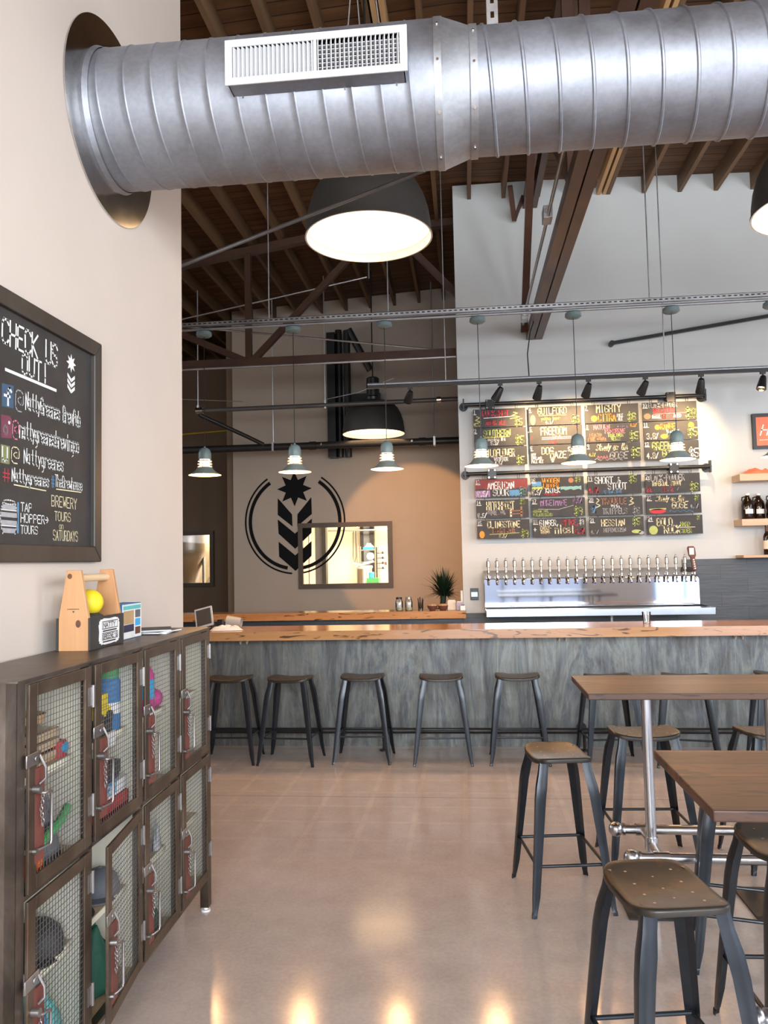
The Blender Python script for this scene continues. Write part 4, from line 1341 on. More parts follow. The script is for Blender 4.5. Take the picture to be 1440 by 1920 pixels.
# ------------------------------------------------------------------ bar
BT = 1.04
bar = thing('bar_counter', 'long bar with a live-edge wood top and streaked blue-grey metal front', 'bar', (0, 7.05, 0))
m = MB()
nx = 120
fr, bk = [], []
for i in range(nx + 1):
    x = -5.2 + 10.8 * i / nx
    w_ = 0.010 * noise.noise(Vector((x * 1.7, 0, 3)))
    fr.append((x, 6.80 + w_))
for i in range(nx):
    (xa, ya), (xb, yb) = fr[i], fr[i + 1]
    m.add([(xa, ya, BT - 0.078), (xb, yb, BT - 0.078), (xb, yb + 0.004, BT), (xa, ya + 0.004, BT), (xa, 7.42, BT - 0.078), (xb, 7.42, BT - 0.078), (xb, 7.42, BT), (xa, 7.42, BT)],
          [(0, 1, 2, 3), (3, 2, 6, 7), (4, 5, 1, 0), (7, 6, 5, 4)])
m.build('bar_top', M['bar_wood'], bar, smooth=0.5)
MB().box((-5.2, 7.05, 0.0), (5.6, 7.09, BT - 0.078)).build('front_panel', M['patina'], bar, smooth=0)
MB().box((-5.2, 7.35, 0.0), (5.6, 7.39, BT - 0.078)).build('back_panel', M['black'], bar, smooth=0)
MB().cyl((-5.2, 6.89, 0.17), (5.6, 6.89, 0.17), 0.024, n=14).build('foot_rail', M['black_pipe'], bar)
for x in (-4.2, -2.45, -0.75, 0.95, 2.65, 4.4):
    MB().cyl((x, 6.89, 0.17), (x, 7.05, 0.17), 0.018, n=10).cyl((x, 7.035, 0.17), (x, 7.05, 0.17), 0.04, n=14).cyl((x, 6.89, 0.17), (x, 6.89, 0.0), 0.014, n=8).cyl((x, 6.89, 0.012), (x, 6.89, 0.0), 0.04, n=14).build('rail_bracket', M['black_pipe'], bar)
hook = lambda x: MB().tube([(x - 0.03, 7.045, 0.955), (x - 0.03, 7.03, 0.925), (x - 0.03, 7.01, 0.915), (x - 0.03, 6.995, 0.935)], 0.006).tube([(x + 0.03, 7.045, 0.955), (x + 0.03, 7.03, 0.925), (x + 0.03, 7.01, 0.915), (x + 0.03, 6.995, 0.935)], 0.006).cbox((x, 7.045, 0.952), (0.09, 0.008, 0.016))
for x in (-2.02, 0.81, 2.28):
    hook(x).build('purse_hook', M['p_cream'], bar)

# ledge on the half wall
m = MB()
for i in range(70):
    xa, xb = -7.9 + 7.88 * i / 70, -7.9 + 7.88 * (i + 1) / 70
    ya, yb = [8.83 + 0.010 * noise.noise(Vector((q * 1.9, 5, 1))) for q in (xa, xb)]
    m.add([(xa, ya, 0.985), (xb, yb, 0.985), (xb, yb, 1.068), (xa, ya, 1.068), (xa, 9.22, 0.985), (xb, 9.22, 0.985), (xb, 9.22, 1.068), (xa, 9.22, 1.068)],
          [(0, 1, 2, 3), (3, 2, 6, 7), (4, 5, 1, 0), (7, 6, 5, 4)] + ([(1, 5, 6, 2)] if i == 69 else []))
for q in range(len(m.v)):      # keep clear of the grey wall
    if m.v[q][0] > -0.06 and m.v[q][1] > 8.9:
        m.v[q] = (m.v[q][0], 8.975, m.v[q][2])
tag(m.build('wood_ledge', M['bar_wood'], smooth=0.5), 'live-edge wood ledge on the black tiled half wall behind the bar', 'ledge')

# ------------------------------------------------------------------ tap tower
tt = thing('tap_tower', 'wide stainless beer tap tower with a drip tray on the grey wall', 'beer tap tower', (1.32, 8.75, 1.08))
TX0, TX1 = 0.185, 2.47
m = MB()
prof = []
r_ = 0.045
for a in range(0, 91, 15):
    prof.append((TX1 - r_ + r_ * sin(R(a)), 1.475 - r_ + r_ * cos(R(a))))
poly = [(TX0, 1.10), (TX0, 1.475)] + prof + [(TX1, 1.10)]
m.prism(poly, lambda a, b, h: (a, h, b - (0.062 * min(1, max(0, (b - 1.1) / 0.3)) if h < 8.9 else -0.03 * min(1, max(0, (b - 1.1) / 0.3)))), 8.75, YT - 0.022)
m.build('tower_body', M['stainless'], tt, smooth=0.5, bevel=0.006)
m = MB()
m.box((0.19, 8.33, 1.03), (2.50, 8.335, 1.096)).box((0.19, 8.335, 1.03), (2.50, YT - 0.022, 1.036)).box((0.19, 8.33, 1.03), (0.195, 8.76, 1.096)).box((2.495, 8.33, 1.03), (2.50, 8.98, 1.10))
m.box((0.195, 8.36, 1.085), (2.495, 8.75, 1.09))
m.build('drip_tray', M['tray'], tt, smooth=0)
MB().cyl((1.51, 8.6, 1.03), (1.51, 8.6, 0.62), 0.022, n=12).build('drain_pipe', M['galv_light'], tt)


def faucet(x, big=False):
    y0, z0 = 8.75, 1.435
    f = MB().cyl((x, y0, z0), (x, y0 - 0.012, z0), 0.024, n=16).cyl((x, y0, z0), (x, y0 - 0.05, z0), 0.013, n=12)
    f.lathe([(0.012, -0.012), (0.019, -0.01), (0.019, 0.018), (0.013, 0.022)], (x, y0 - 0.055, z0), 14, cap0=True, cap1=True)
    f.tube([(x, y0 - 0.055, z0 - 0.01), (x, y0 - 0.075, z0 - 0.03), (x, y0 - 0.085, z0 - 0.075)], [0.014, 0.013, 0.010], 10)
    f = f.build('faucet', M['chrome'], tt)
    MB().cyl((x, y0 - 0.085, z0 - 0.074), (x, y0 - 0.086, z0 - 0.088), 0.0095, n=10).build('spout_tip', M['blue_tip'], f)
    if not big:
        h = MB().lathe([(0.008, 0.02), (0.011, 0.045), (0.018, 0.05), (0.018, 0.072), (0.012, 0.076), (0.012, 0.105), (0.021, 0.112), (0.021, 0.172), (0.014, 0.180), (0.008, 0.182), (0.009, 0.200), (0.005, 0.206)], (x, y0 - 0.055, z0), 14, cap1=True)
        h.build('handle', M['tap_body'], f)
    else:
        h = MB().cyl((x, y0 - 0.055, z0 + 0.02), (x, y0 - 0.055, z0 + 0.04), 0.012, n=10)
        pts = [(-0.022, 0.035), (0.022, 0.035), (0.022, 0.17), (0.036, 0.19), (0.038, 0.27), (0.026, 0.29), (-0.026, 0.29), (-0.038, 0.27), (-0.036, 0.19), (-0.022, 0.17)]
        h.prism([(x + a - 0.12 * (b - 0.035), z0 + b) for a, b in pts], lambda a, b, q: (a, q, b), y0 - 0.085, y0 - 0.05)
        h = h.build('handle', M['p_brown'], f, smooth=0, bevel=0.005)
        mm = MB()
        for i in range(5):
            mm.prism([(x - 0.006 - 0.003 * i, z0 + 0.048 + 0.023 * i), (x + 0.010 - 0.003 * i, z0 + 0.048 + 0.023 * i), (x + 0.010 - 0.003 * i, z0 + 0.063 + 0.023 * i), (x - 0.006 - 0.003 * i, z0 + 0.060 + 0.023 * i)], lambda a, b, q: (a, q, b), y0 - 0.0862, y0 - 0.085)
        mm.prism([(x - 0.052, z0 + 0.20), (x - 0.004, z0 + 0.20), (x - 0.004, z0 + 0.272), (x - 0.052, z0 + 0.272)], lambda a, b, q: (a, q, b), y0 - 0.088, y0 - 0.085)
        mm.build('handle_badge', M['p_white'], f, smooth=0)
        h['label'] = 'tall brown tap handle with a pale badge'


for i in range(24):
    faucet(0.235 + i * (2.405 - 0.235) / 23, i == 23)

# thermostat, sign, shelves
t = thing('thermostat', 'small black thermostat with a lit blue screen left of the tap tower', 'thermostat', (0.08, YT - 0.02, 1.24))
MB().box((0.035, YT - 0.022, 1.178), (0.125, YT - 0.001, 1.308)).build('housing', M['black'], t, smooth=0, bevel=0.004)
MB().box((0.045, YT - 0.024, 1.215), (0.115, YT - 0.0225, 1.265)).build('screen', M['screen'], t, smooth=0)
t = thing('framed_sign', 'black-framed orange sign with white script at the right edge of the grey wall', 'picture', (3.4, YT - 0.03, 2.97))
m = MB()
m.box((3.165, YT - 0.045, 2.775), (3.20, YT - 0.001, 3.165)).box((3.66, YT - 0.045, 2.775), (3.695, YT - 0.001, 3.165)).box((3.20, YT - 0.045, 2.775), (3.66, YT - 0.001, 2.81)).box((3.20, YT - 0.045, 3.13), (3.66, YT - 0.001, 3.165))
m.build('frame', M['black'], t, smooth=0)
MB().box((3.2, YT - 0.02, 2.81), (3.66, YT - 0.005, 3.13)).build('print', M['p_coral'], t, smooth=0)
m = MB()
fs2 = lambda a, b: (a, YT - 0.0208, b)
write(m, fs2, 'H', 3.25, 2.93, 0.11, 0.8, 0.12, 0.3)
stroke(m, fs2, (3.24, 2.875), (3.6, 2.88), 0.006)
m.build('lettering', M['c_white'], t, smooth=0)
for z, th, lb in ((2.41, 0.075, 'top pale wood wall shelf holding an orange cloth'), (1.93, 0.072, 'middle pale wood wall shelf holding dark jugs'), (1.588, 0.03, 'lowest thin pale wood shelf holding wine bottles above the black tile')):
    o = MB().box((2.93, 8.74, z), (4.4, YT - 0.0005, z + th)).build('wall_shelf', M['shelf_wood'], smooth=0, bevel=0.003)
    tag(o, lb, 'shelf', 'pale wood wall shelves')


def heap(c, rx, ry, h, seed, n=26, rot=0.0, fold=1.0, th=0.0):
    m = MB()
    vs, fs = [], []
    for j in range(n + 1):
        for i in range(n):
            rr = j / n
            a = 2 * pi * i / n
            wob = 1 + 0.16 * noise.noise(Vector((cos(a) * 1.3, sin(a) * 1.3, seed)))
            x, y = rx * rr * cos(a) * wob, ry * rr * sin(a) * wob
            prof = (1 - rr ** 2.4)
            z = h * prof * (0.62 + 0.45 * noise.noise(Vector((x / rx * 1.6, y / ry * 1.6, seed + 3)))) + fold * h * 0.22 * abs(noise.noise(Vector((x / rx * 3.4, y / ry * 3.4, seed + 9)))) * (1 - rr ** 6)
            xr, yr = x * cos(rot) - y * sin(rot), x * sin(rot) + y * cos(rot)
            vs.append((c[0] + xr, c[1] + yr, c[2] + max(0.0015, z)))
    for j in range(n):
        for i in range(n):
            k = (i + 1) % n
            fs.append((j * n + i, (j + 1) * n + i, (j + 1) * n + k, j * n + k))
    m.add(vs, fs)
    m.add([(x, y, c[2] + 0.0005) for x, y, z in vs[n * n:]], [tuple(range(n - 1, -1, -1))])
    return m


tag(heap((3.16, 8.85, 2.485), 0.17, 0.08, 0.085, 4.2, fold=1.6).build('cloth', M['p_coral'], smooth=1.2), 'crumpled orange cloth lying on the top wall shelf', 'cloth')


def growler(x, y, lb):
    t = thing('growler', lb, 'jug', (x, y, 2.002), group='dark jugs on the shelf')
    MB().lathe([(0.06, 0.001), (0.066, 0.01), (0.066, 0.15), (0.056, 0.19), (0.03, 0.225), (0.022, 0.24), (0.022, 0.262)], (x, y, 2.002), 24, cap0=True, cap1=True).build('bottle_body', M['bottle'], t)
    MB().lathe([(0.025, 0.258), (0.025, 0.278), (0.02, 0.28)], (x, y, 2.002), 20, cap1=True).build('screw_cap', M['p_white'], t)
    MB().tube([(x - 0.022, y, 2.245), (x - 0.055, y, 2.24), (x - 0.058, y, 2.205), (x - 0.048, y, 2.195)], 0.007).build('finger_loop', M['bottle'], t)
    mm = MB()
    for i in range(8):
        a0, a1 = R(-130 + 9 * i), R(-130 + 9 * (i + 1))
        mm.add([(x + 0.0668 * cos(a), y + 0.0668 * sin(a), z) for a, z in ((a0, 2.06), (a1, 2.06), (a1, 2.11), (a0, 2.11))], [(0, 1, 2, 3)])
    mm.build('paper_label', M['p_white'], t)


growler(3.03, 8.84, 'leftmost dark jug with a white cap on the middle shelf')
growler(3.165, 8.90, 'dark jug set further back, second on the middle shelf')
growler(3.27, 8.80, 'third dark jug on the middle shelf, at the edge of the photo')


def wine(x, y, lb):
    z = 1.6185
    t = thing('wine_bottle', lb, 'bottle', (x, y, z), group='wine bottles on the lowest shelf')
    MB().lathe([(0.034, 0.0), (0.038, 0.006), (0.038, 0.19), (0.030, 0.215), (0.016, 0.24), (0.0145, 0.30), (0.016, 0.302), (0.016, 0.312)], (x, y, z), 24, cap0=True, cap1=True).build('bottle_body', M['bottle'], t)
    MB().lathe([(0.0384, 0.06), (0.0384, 0.15)], (x, y, z), 24).build('paper_label', M['p_cream'], t)
    MB().lathe([(0.0168, 0.25), (0.0158, 0.305)], (x, y, z), 16).build('foil', M['p_brown'], t)


wine(3.205, 8.82, 'left wine bottle with a cream label on the lowest shelf')
wine(3.30, 8.84, 'right wine bottle with a cream label, cut by the photo edge')

# ------------------------------------------------------------------ things on the ledge and bar
LZ = 1.069
for x, lid, lb in ((-0.775, 'black', 'clear jar with a black lid on the wood ledge'), (-0.665, 'rivet', 'clear jar with a silver lid on the wood ledge')):
    y = 9.0
    t = thing('glass_jar', lb, 'jar', (x, y, LZ), group='clear jars on the ledge')
    MB().lathe([(0.038, 0.0), (0.043, 0.008), (0.043, 0.10), (0.032, 0.125), (0.032, 0.135)], (x, y, LZ), 20, cap0=True).build('jar_body', M['jar_glass'], t)
    MB().lathe([(0.034, 0.13), (0.034, 0.152)], (x, y, LZ), 20, cap1=True).build('lid', M[lid], t)
    MB().lathe([(0.040, 0.004), (0.040, 0.035)], (x, y, LZ), 18, cap0=True, cap1=True).build('contents', M['c_cream'], t)
    MB().cyl((x, y, LZ + 0.036), (x, y, LZ + 0.10), 0.030, n=16).build('added_white_core', M['p_white'], t)  # white core added inside to make the jar look lighter
t = thing('utensil_jar', 'small glass jar of dark stirrers on the wood ledge', 'jar', (-0.53, 9.0, LZ))
MB().lathe([(0.028, 0.0), (0.032, 0.09)], (-0.53, 9.0, LZ), 18, cap0=True).build('jar_body', M['jar_glass'], t)
m = MB()
for i in range(7):
    a = i * 0.9
    m.cyl((-0.53 + 0.012 * cos(a), 9.0 + 0.012 * sin(a), LZ + 0.004), (-0.53 + 0.032 * cos(a), 9.0 + 0.03 * sin(a), LZ + 0.125 + 0.012 * (i % 3)), 0.005, n=6)
m.build('stirrers', M['black'], t)
for x, lb in ((-0.395, 'left dark brown bowl of rolls on the wood ledge'), (-0.275, 'right dark brown bowl of rolls on the wood ledge')):
    t = thing('small_bowl', lb, 'bowl', (x, 8.93, LZ), group='dark bowls on the ledge')
    MB().lathe([(0.03, 0.0), (0.052, 0.03), (0.058, 0.055), (0.053, 0.055), (0.045, 0.03)], (x, 8.93, LZ), 20, cap0=True, cap1=True).build('bowl_body', M['p_brown'], t)
    m = MB()
    for a, b in ((-0.02, 0.0), (0.02, 0.012), (0.0, -0.02)):
        m.lathe([(0.03, 0.0), (0.026, 0.02), (0.012, 0.032)], (x + a, 8.93 + b, LZ + 0.042), 12, cap1=True)
    m.build('rolls', M['p_tan'], t)
for nm, x0, x1, y0, y1, h, mt, lb, ct_ in (('napkin_box', -0.225, -0.13, 8.96, 9.06, 0.105, 'p_cream', 'cream box in front of the spiky plant', 'box'), ('grey_caddy', -0.125, -0.045, 8.90, 8.97, 0.09, 'p_lilac', 'low grey caddy between the cream and white boxes', 'box'),
                                 ('card_holder', -0.082, -0.025, 8.85, 8.885, 0.055, 'p_white', 'small white card holder at the end of the wood ledge', 'holder')):
    t = thing(nm, lb, ct_, ((x0 + x1) / 2, (y0 + y1) / 2, LZ))
    MB().box((x0, y0, LZ), (x1, y1, LZ + h)).build('box_body', M[mt], t, smooth=0, bevel=0.004)
    MB().box((x0 + 0.01, y0 + 0.008, LZ + h), (x1 - 0.01, y1 - 0.008, LZ + h + 0.008)).build('insert', M['p_white'] if nm != 'card_holder' else M['black'], t, smooth=0)
o = MB().lathe([(0.014, 0.0), (0.016, 0.01), (0.014, 0.2), (0.016, 0.215)], (-0.062, 9.02, LZ), 14, cap0=True, cap1=True).build('white_tube', M['p_white'])
tag(o, 'tall thin white tube at the right end of the ledge', 'tube')
pl = thing('potted_plant', 'dark spiky-leaved potted plant at the right end of the wood ledge', 'plant', (-0.30, 9.45, 0.9))
MB().lathe([(0.07, 0.0), (0.10, 0.02), (0.115, 0.16), (0.105, 0.16), (0.1, 0.13)], (-0.30, 9.45, 0.9), 24, cap0=True, cap1=True).build('pot', M['p_char'], pl)
MB().cyl((-0.30, 9.45, 0.0), (-0.30, 9.45, 0.9), 0.09, 0.09, n=20).build('plant_stand', M['black'], pl)
m = MB()
rnd = random.Random(5)
for i in range(230):
    az = rnd.uniform(0, 2 * pi)
    el = rnd.uniform(0.05, 1.45)
    L = rnd.uniform(0.26, 0.40)
    if cos(az) > 0.2:
        L *= 0.55 + 0.45 * el / 1.45
    d = Vector((cos(az) * cos(el), sin(az) * cos(el), sin(el)))
    sd = d.cross(Vector((0, 0, 1))).normalized() * 0.008
    b = Vector((-0.27, 9.45, 1.20)) + d * 0.02
    pts = [b, b + d * L * 0.5 + Vector((0, 0, 0.012)), b + d * L + Vector((0, 0, -0.05 * cos(el)))]
    wv = (0.8, 1.0, 0.05)
    vs = []
    for p, q in zip(pts, wv):
        vs += [p - sd * q, p + sd * q]
    m.add(vs, [(0, 1, 3, 2), (2, 3, 5, 4)])
m.cyl((-0.30, 9.45, 1.03), (-0.28, 9.45, 1.23), 0.035, n=10)
m.build('foliage', M['leaf'], pl)

t = thing('register_tablet', 'dark tablet screen leaning back on the bar beside the wall corner', 'tablet', (-2.44, 7.12, BT))
Mx = Matrix.Translation((-2.43, 7.14, BT + 0.108)) @ Matrix.Rotation(R(-14), 4, 'Y') @ Matrix.Rotation(R(-22), 4, 'X')
MB().cbox((0, 0, 0), (0.17, 0.018, 0.19), Mx).build('casing', M['p_silver'], t, smooth=0, bevel=0.004)
MB().cbox((0, -0.0095, 0), (0.14, 0.003, 0.155), Mx).build('screen', plain('dull_dark_screen', (0.07, 0.065, 0.06), 0.25), t, smooth=0)
MB().cbox((-2.41, 7.2, BT + 0.0315), (0.10, 0.10, 0.06)).build('stand', M['black'], t, smooth=0)
o = MB().box((-2.29, 7.08, BT), (-2.235, 7.13, BT + 0.09)).build('card_reader', M['black'], smooth=0, bevel=0.006)
tag(o, 'small black card reader on the bar right of the tablet', 'card reader')
t = thing('plastic_scoop', 'frosted clear plastic scoop lying on the bar beside the white towel', 'scoop', (-2.17, 7.2, BT))
MB().cyl((-2.235, 7.22, BT + 0.062), (-2.10, 7.22, BT + 0.05), 0.058, 0.045, n=20, caps=False).build('container', plain('frosted_plastic', (0.42, 0.40, 0.36), 0.35), t)
tag(heap((-2.17, 6.98, BT + 0.0008), 0.16, 0.075, 0.06, 7.7, fold=1.5).build('towel', M['p_white'], smooth=1.2), 'crumpled white towel on the bar top near the wall corner', 'towel')
t = thing('drinking_glass', 'clear empty drinking glass standing on the bar before the tap tower', 'glass', (1.565, 7.2, BT))
MB().lathe([(0.030, 0.002), (0.032, 0.0), (0.038, 0.10), (0.036, 0.10), (0.030, 0.012)], (1.565, 7.2, BT), 24, cap0=True, cap1=True).build('glass_body', M['jar_glass'], t)

# ------------------------------------------------------------------ brewery seen through the windows
t = thing('steel_column', 'dark grey steel column near the left edge of the emblem window, inside the brewery', 'column', (-2.62, 14.0, 0))
MB().box((-2.70, 14.0, 0), (-2.57, 14.12, 3.29)).build('column_web', M['p_grey'], t, smooth=0)
MB().box((-2.57, 13.96, 0), (-2.50, 14.16, 3.29)).build('column_flange', M['black'], t, smooth=0)
o = MB().cyl((-2.74, 13.7, 0), (-2.74, 13.7, 3.29), 0.025, n=12).build('drain_stack', M['pipe_steel'])
tag(o, 'bright vertical pipe left of the first column in the brewery', 'pipe')
t = thing('steel_column', 'second dark column at the back of the brewery behind the wire rack', 'column', (-2.1, 16.7, 0))
MB().box((-2.17, 16.7, 0), (-2.03, 16.8, 3.29)).build('column_web', M['p_grey'], t, smooth=0)
MB().box((-2.24, 16.66, 0), (-2.17, 16.84, 3.29)).box((-2.03, 16.66, 0), (-1.94, 16.84, 3.29)).build('column_flange', M['black'], t, smooth=0)
for z, lb in ((2.42, 'upper pale pipe high on the brewery wall'), (2.30, 'lower pale pipe high on the brewery wall')):
    o = MB().cyl((-2.9, 16.5, z), (0.4, 16.5, z), 0.02, n=10).build('process_pipe', M['pipe_steel'])
    tag(o, lb, 'pipe')
BX, BYY = -1.97, 15.2
t = thing('brewing_tank', 'shiny cylindrical brewing tank seen through the emblem window', 'tank', (BX, BYY, 0))
MB().lathe([(0.12, 0.25), (0.15, 0.40), (0.15, 1.52), (0.14, 1.56)], (BX, BYY, 0), 32, cap0=True, cap1=True).build('vessel', M['tank'], t)
MB().lathe([(0.152, 1.50), (0.165, 1.53), (0.152, 1.56)], (BX, BYY, 0), 32).build('rim_band', M['p_white'], t)
MB().tube([(BX - 0.2, BYY - 0.12, 1.60), (BX - 0.05, BYY - 0.16, 1.575), (BX + 0.2, BYY - 0.14, 1.64)], 0.022, n=10).build('top_manway_arm', M['p_white'], t)
for a in (0.6, 2.2, 3.8, 5.4):
    MB().cyl((BX + 0.11 * cos(a), BYY + 0.11 * sin(a), 0), (BX + 0.11 * cos(a), BYY + 0.11 * sin(a), 0.4), 0.02, n=10).build('leg', M['tank'], t)
t = thing('wire_rack', 'wire rack with a blue crate behind the brewing tank', 'rack', (-1.98, 15.8, 0))
m = MB()
for x in (-2.16, -1.78):
    for y in (15.7, 16.1):
        m.cyl((x, y, 0), (x, y, 1.95), 0.012, n=8)
m.build('uprights', M['pipe_steel'], t)
for z in (0.4, 1.0, 1.62, 1.86):
    MB().box((-2.18, 15.68, z), (-1.76, 16.12, z + 0.015)).build('shelf', M['pipe_steel'], t, smooth=0)
o = MB().box((-2.06, 15.72, 1.876), (-1.86, 16.0, 1.93)).build('crate', M['p_blue'], smooth=0, bevel=0.004)
tag(o, 'blue crate on the top of the brewery wire rack', 'crate')
tag(heap((-1.94, 15.85, 1.93), 0.09, 0.09, 0.10, 2.5).build('cloth', M['p_white'], smooth=1.2), 'white cloth heaped on the blue crate', 'cloth')
o = MB().lathe([(0.005, 0.0), (0.07, 0.005), (0.075, 0.03), (0.02, 0.05)], (0, 0, 0), 20, Matrix.Translation((-1.90, 15.68, 1.74)) @ Matrix.Rotation(R(90), 4, 'X'), cap1=True).build('round_gauge', M['p_white'])
tag(o, 'round white gauge on the wire rack below the blue crate', 'gauge')
t = thing('valve_manifold', 'row of black valves to the right of the brewing tank', 'valves', (-1.72, 15.5, 0))
m = MB().cyl((-1.76, 15.5, 0), (-1.76, 15.5, 1.92), 0.016, n=8)
for z in (1.50, 1.60, 1.70, 1.80):
    m.cyl((-1.76, 15.5, z), (-1.60, 15.5, z), 0.01, n=8).cyl((-1.64, 15.5, z - 0.02), (-1.64, 15.5, z + 0.03), 0.017, n=8)
m.build('pipework', M['black_pipe'], t)
MB().cyl((-1.58, 15.5, 1.56), (-1.58, 15.5, 1.62), 0.022, n=10).build('red_valve', M['p_red'], t)
t = thing('blue_drum', 'turquoise drum standing on a cart in front of the brewing tank', 'drum', (-1.76, 14.6, 0))
MB().lathe([(0.045, 1.33), (0.052, 1.34), (0.052, 1.43), (0.045, 1.44)], (-1.76, 14.6, 0), 20, cap0=True, cap1=True).build('drum_body', M['p_sky'], t)
MB().box((-1.84, 14.5, 1.24), (-1.62, 14.72, 1.33)).cyl((-1.82, 14.55, 0), (-1.82, 14.55, 1.24), 0.012).cyl((-1.65, 14.68, 0), (-1.65, 14.68, 1.24), 0.012).build('cart', M['p_lime'], t, smooth=0)
o = MB().tube([(-2.42, 16.95, 2.3), (-2.43, 16.9, 1.75), (-2.40, 16.9, 1.62), (-2.36, 16.9, 1.75), (-2.37, 16.95, 2.3)], 0.008, n=8).build('hanging_hose', M['p_grey'])
tag(o, 'thin grey hose looping down the cream brewery wall', 'hose')
t = thing('fermenter', 'large conical steel fermenter filling the left window', 'tank', (-5.9, 15.9, 0))
MB().lathe([(0.03, 0.75), (0.12, 0.9), (0.72, 1.85), (0.74, 1.95), (0.74, 3.0), (0.6, 3.2)], (-5.75, 16.0, 0), 40, cap0=True, cap1=True).build('vessel', M['tank'], t)
for a in (0.8, 2.4, 3.9, 5.5):
    MB().cyl((-5.75 + 0.66 * cos(a), 16 + 0.66 * sin(a), 0), (-5.75 + 0.66 * cos(a), 16 + 0.66 * sin(a), 1.95), 0.035, n=12).build('leg', M['tank'], t)

# ------------------------------------------------------------------ stools
def make_stool():
    t = thing('bar_stool', 'x', 'stool', (0, 0, 0), group='dark metal bar stools')
    m = MB()
    n = 48
    hx, hy = 0.180, 0.138

    def sz(x):
        return 0.675 + 0.022 * (x / hx) ** 2

    def pt(a, k):
        c, s = cos(a), sin(a)
        e = 0.42
        return hx * k * math.copysign(abs(c) ** e, c), hy * k * math.copysign(abs(s) ** e, s)
    rings = [(0.0, 0), (0.3, 0), (0.6, 0), (0.85, 0), (0.955, 0), (0.985, -0.003), (1.0, -0.010), (0.995, -0.022), (0.96, -0.024), (0.94, -0.012)]
    vs, fs = [], []
    for k, dz in rings:
        for i in range(n):
            x, y = pt(2 * pi * (i + 0.5) / n, max(k, 0.001))
            vs.append((x, y, sz(x) + dz))
    for r in range(len(rings) - 1):
        for i in range(n):
            j = (i + 1) % n
            fs.append((r * n + i, (r + 1) * n + i, (r + 1) * n + j, r * n + j))
    m.add(vs, fs)
    vs = []
    for k in (0.001, 0.5, 0.94):
        for i in range(n):
            x, y = pt(2 * pi * (i + 0.5) / n, k)
            vs.append((x, y, sz(x) - 0.012))
    m.add(vs, [(r * n + i, r * n + (i + 1) % n, (r + 1) * n + (i + 1) % n, (r + 1) * n + i) for r in range(2) for i in range(n)])
    m.mi = 1
    for x in (-0.11, -0.037, 0.037, 0.11):
        for y in (-0.07, 0.07):
            z = sz(x)
            m.add([(x + 0.0045 * cos(a), y + 0.0045 * sin(a), z + 0.0012) for a in [2 * pi * q / 10 for q in range(10)]], [tuple(range(10))])
    for x in (-0.075, 0.0, 0.075):
        z = sz(x)
        m.add([(x + 0.0035 * cos(a), 0.0035 * sin(a), z + 0.0012) for a in [2 * pi * q / 10 for q in range(10)]], [tuple(range(10))])
    m.build('seat', [M['seat'], M['rivet']], t, smooth=0.9)
    feet = {}
    for sx in (-1, 1):
        for sy in (-1, 1):
            m = MB()
            st = [(0.0, 0.132, 0.098, 0.686, 0.034), (0.0, 0.142, 0.107, 0.63, 0.034), (0.0, 0.155, 0.119, 0.57, 0.040), (0.0, 0.165, 0.129, 0.51, 0.039), (0.0, 0.215, 0.172, 0.09, 0.027), (0.0, 0.226, 0.182, 0.022, 0.018), (0.0, 0.228, 0.184, 0.018, 0.019), (0, 0.230, 0.186, 0.0, 0.018)]
            vs, fs = [], []
            for q, (_, x, y, z, w) in enumerate(st):
                # L-shaped folded sheet, outer corner rounded
                e = 0.3 * w
                k = w * 0.25
                L = [(-w, e * 0.4), (-w * 0.3, e), (e * 0.75, e * 0.75), (e, -w * 0.3), (e * 0.4, -w), (-k, -k * 0.9)]
                for a, b in L:
                    vs.append((sx * (x + a + w * 0.35), sy * (y + b + w * 0.35), z))
            for r in range(len(st) - 1):
                for i in range(6):
                    j = (i + 1) % 6
                    f = (r * 6 + i, r * 6 + j, (r + 1) * 6 + j, (r + 1) * 6 + i)
                    fs.append(f if sx * sy > 0 else f[::-1])
            fs += [tuple(range(6)), tuple(range(6 * len(st) - 6, 6 * len(st)))]
            m.add(vs, fs)
            m.build('leg', M['stool'], t, smooth=0.45)
    zz = 0.215
    ax, ay = 0.198, 0.158
    for a, b in (((-ax, -ay), (ax, -ay)), ((ax, -ay), (ax, ay)), ((ax, ay), (-ax, ay)), ((-ax, ay), (-ax, -ay))):
        MB().cyl((*a, zz), (*b, zz), 0.0075, n=10).build('foot_rung', M['stool'], t)
    m = MB()
    m.cyl((-0.12, -0.09, 0.663), (0.12, 0.09, 0.658), 0.008, n=8).cyl((-0.12, 0.09, 0.663), (0.12, -0.09, 0.658), 0.008, n=8)
    m.build('under_brace', M['stool'], t)
    return t


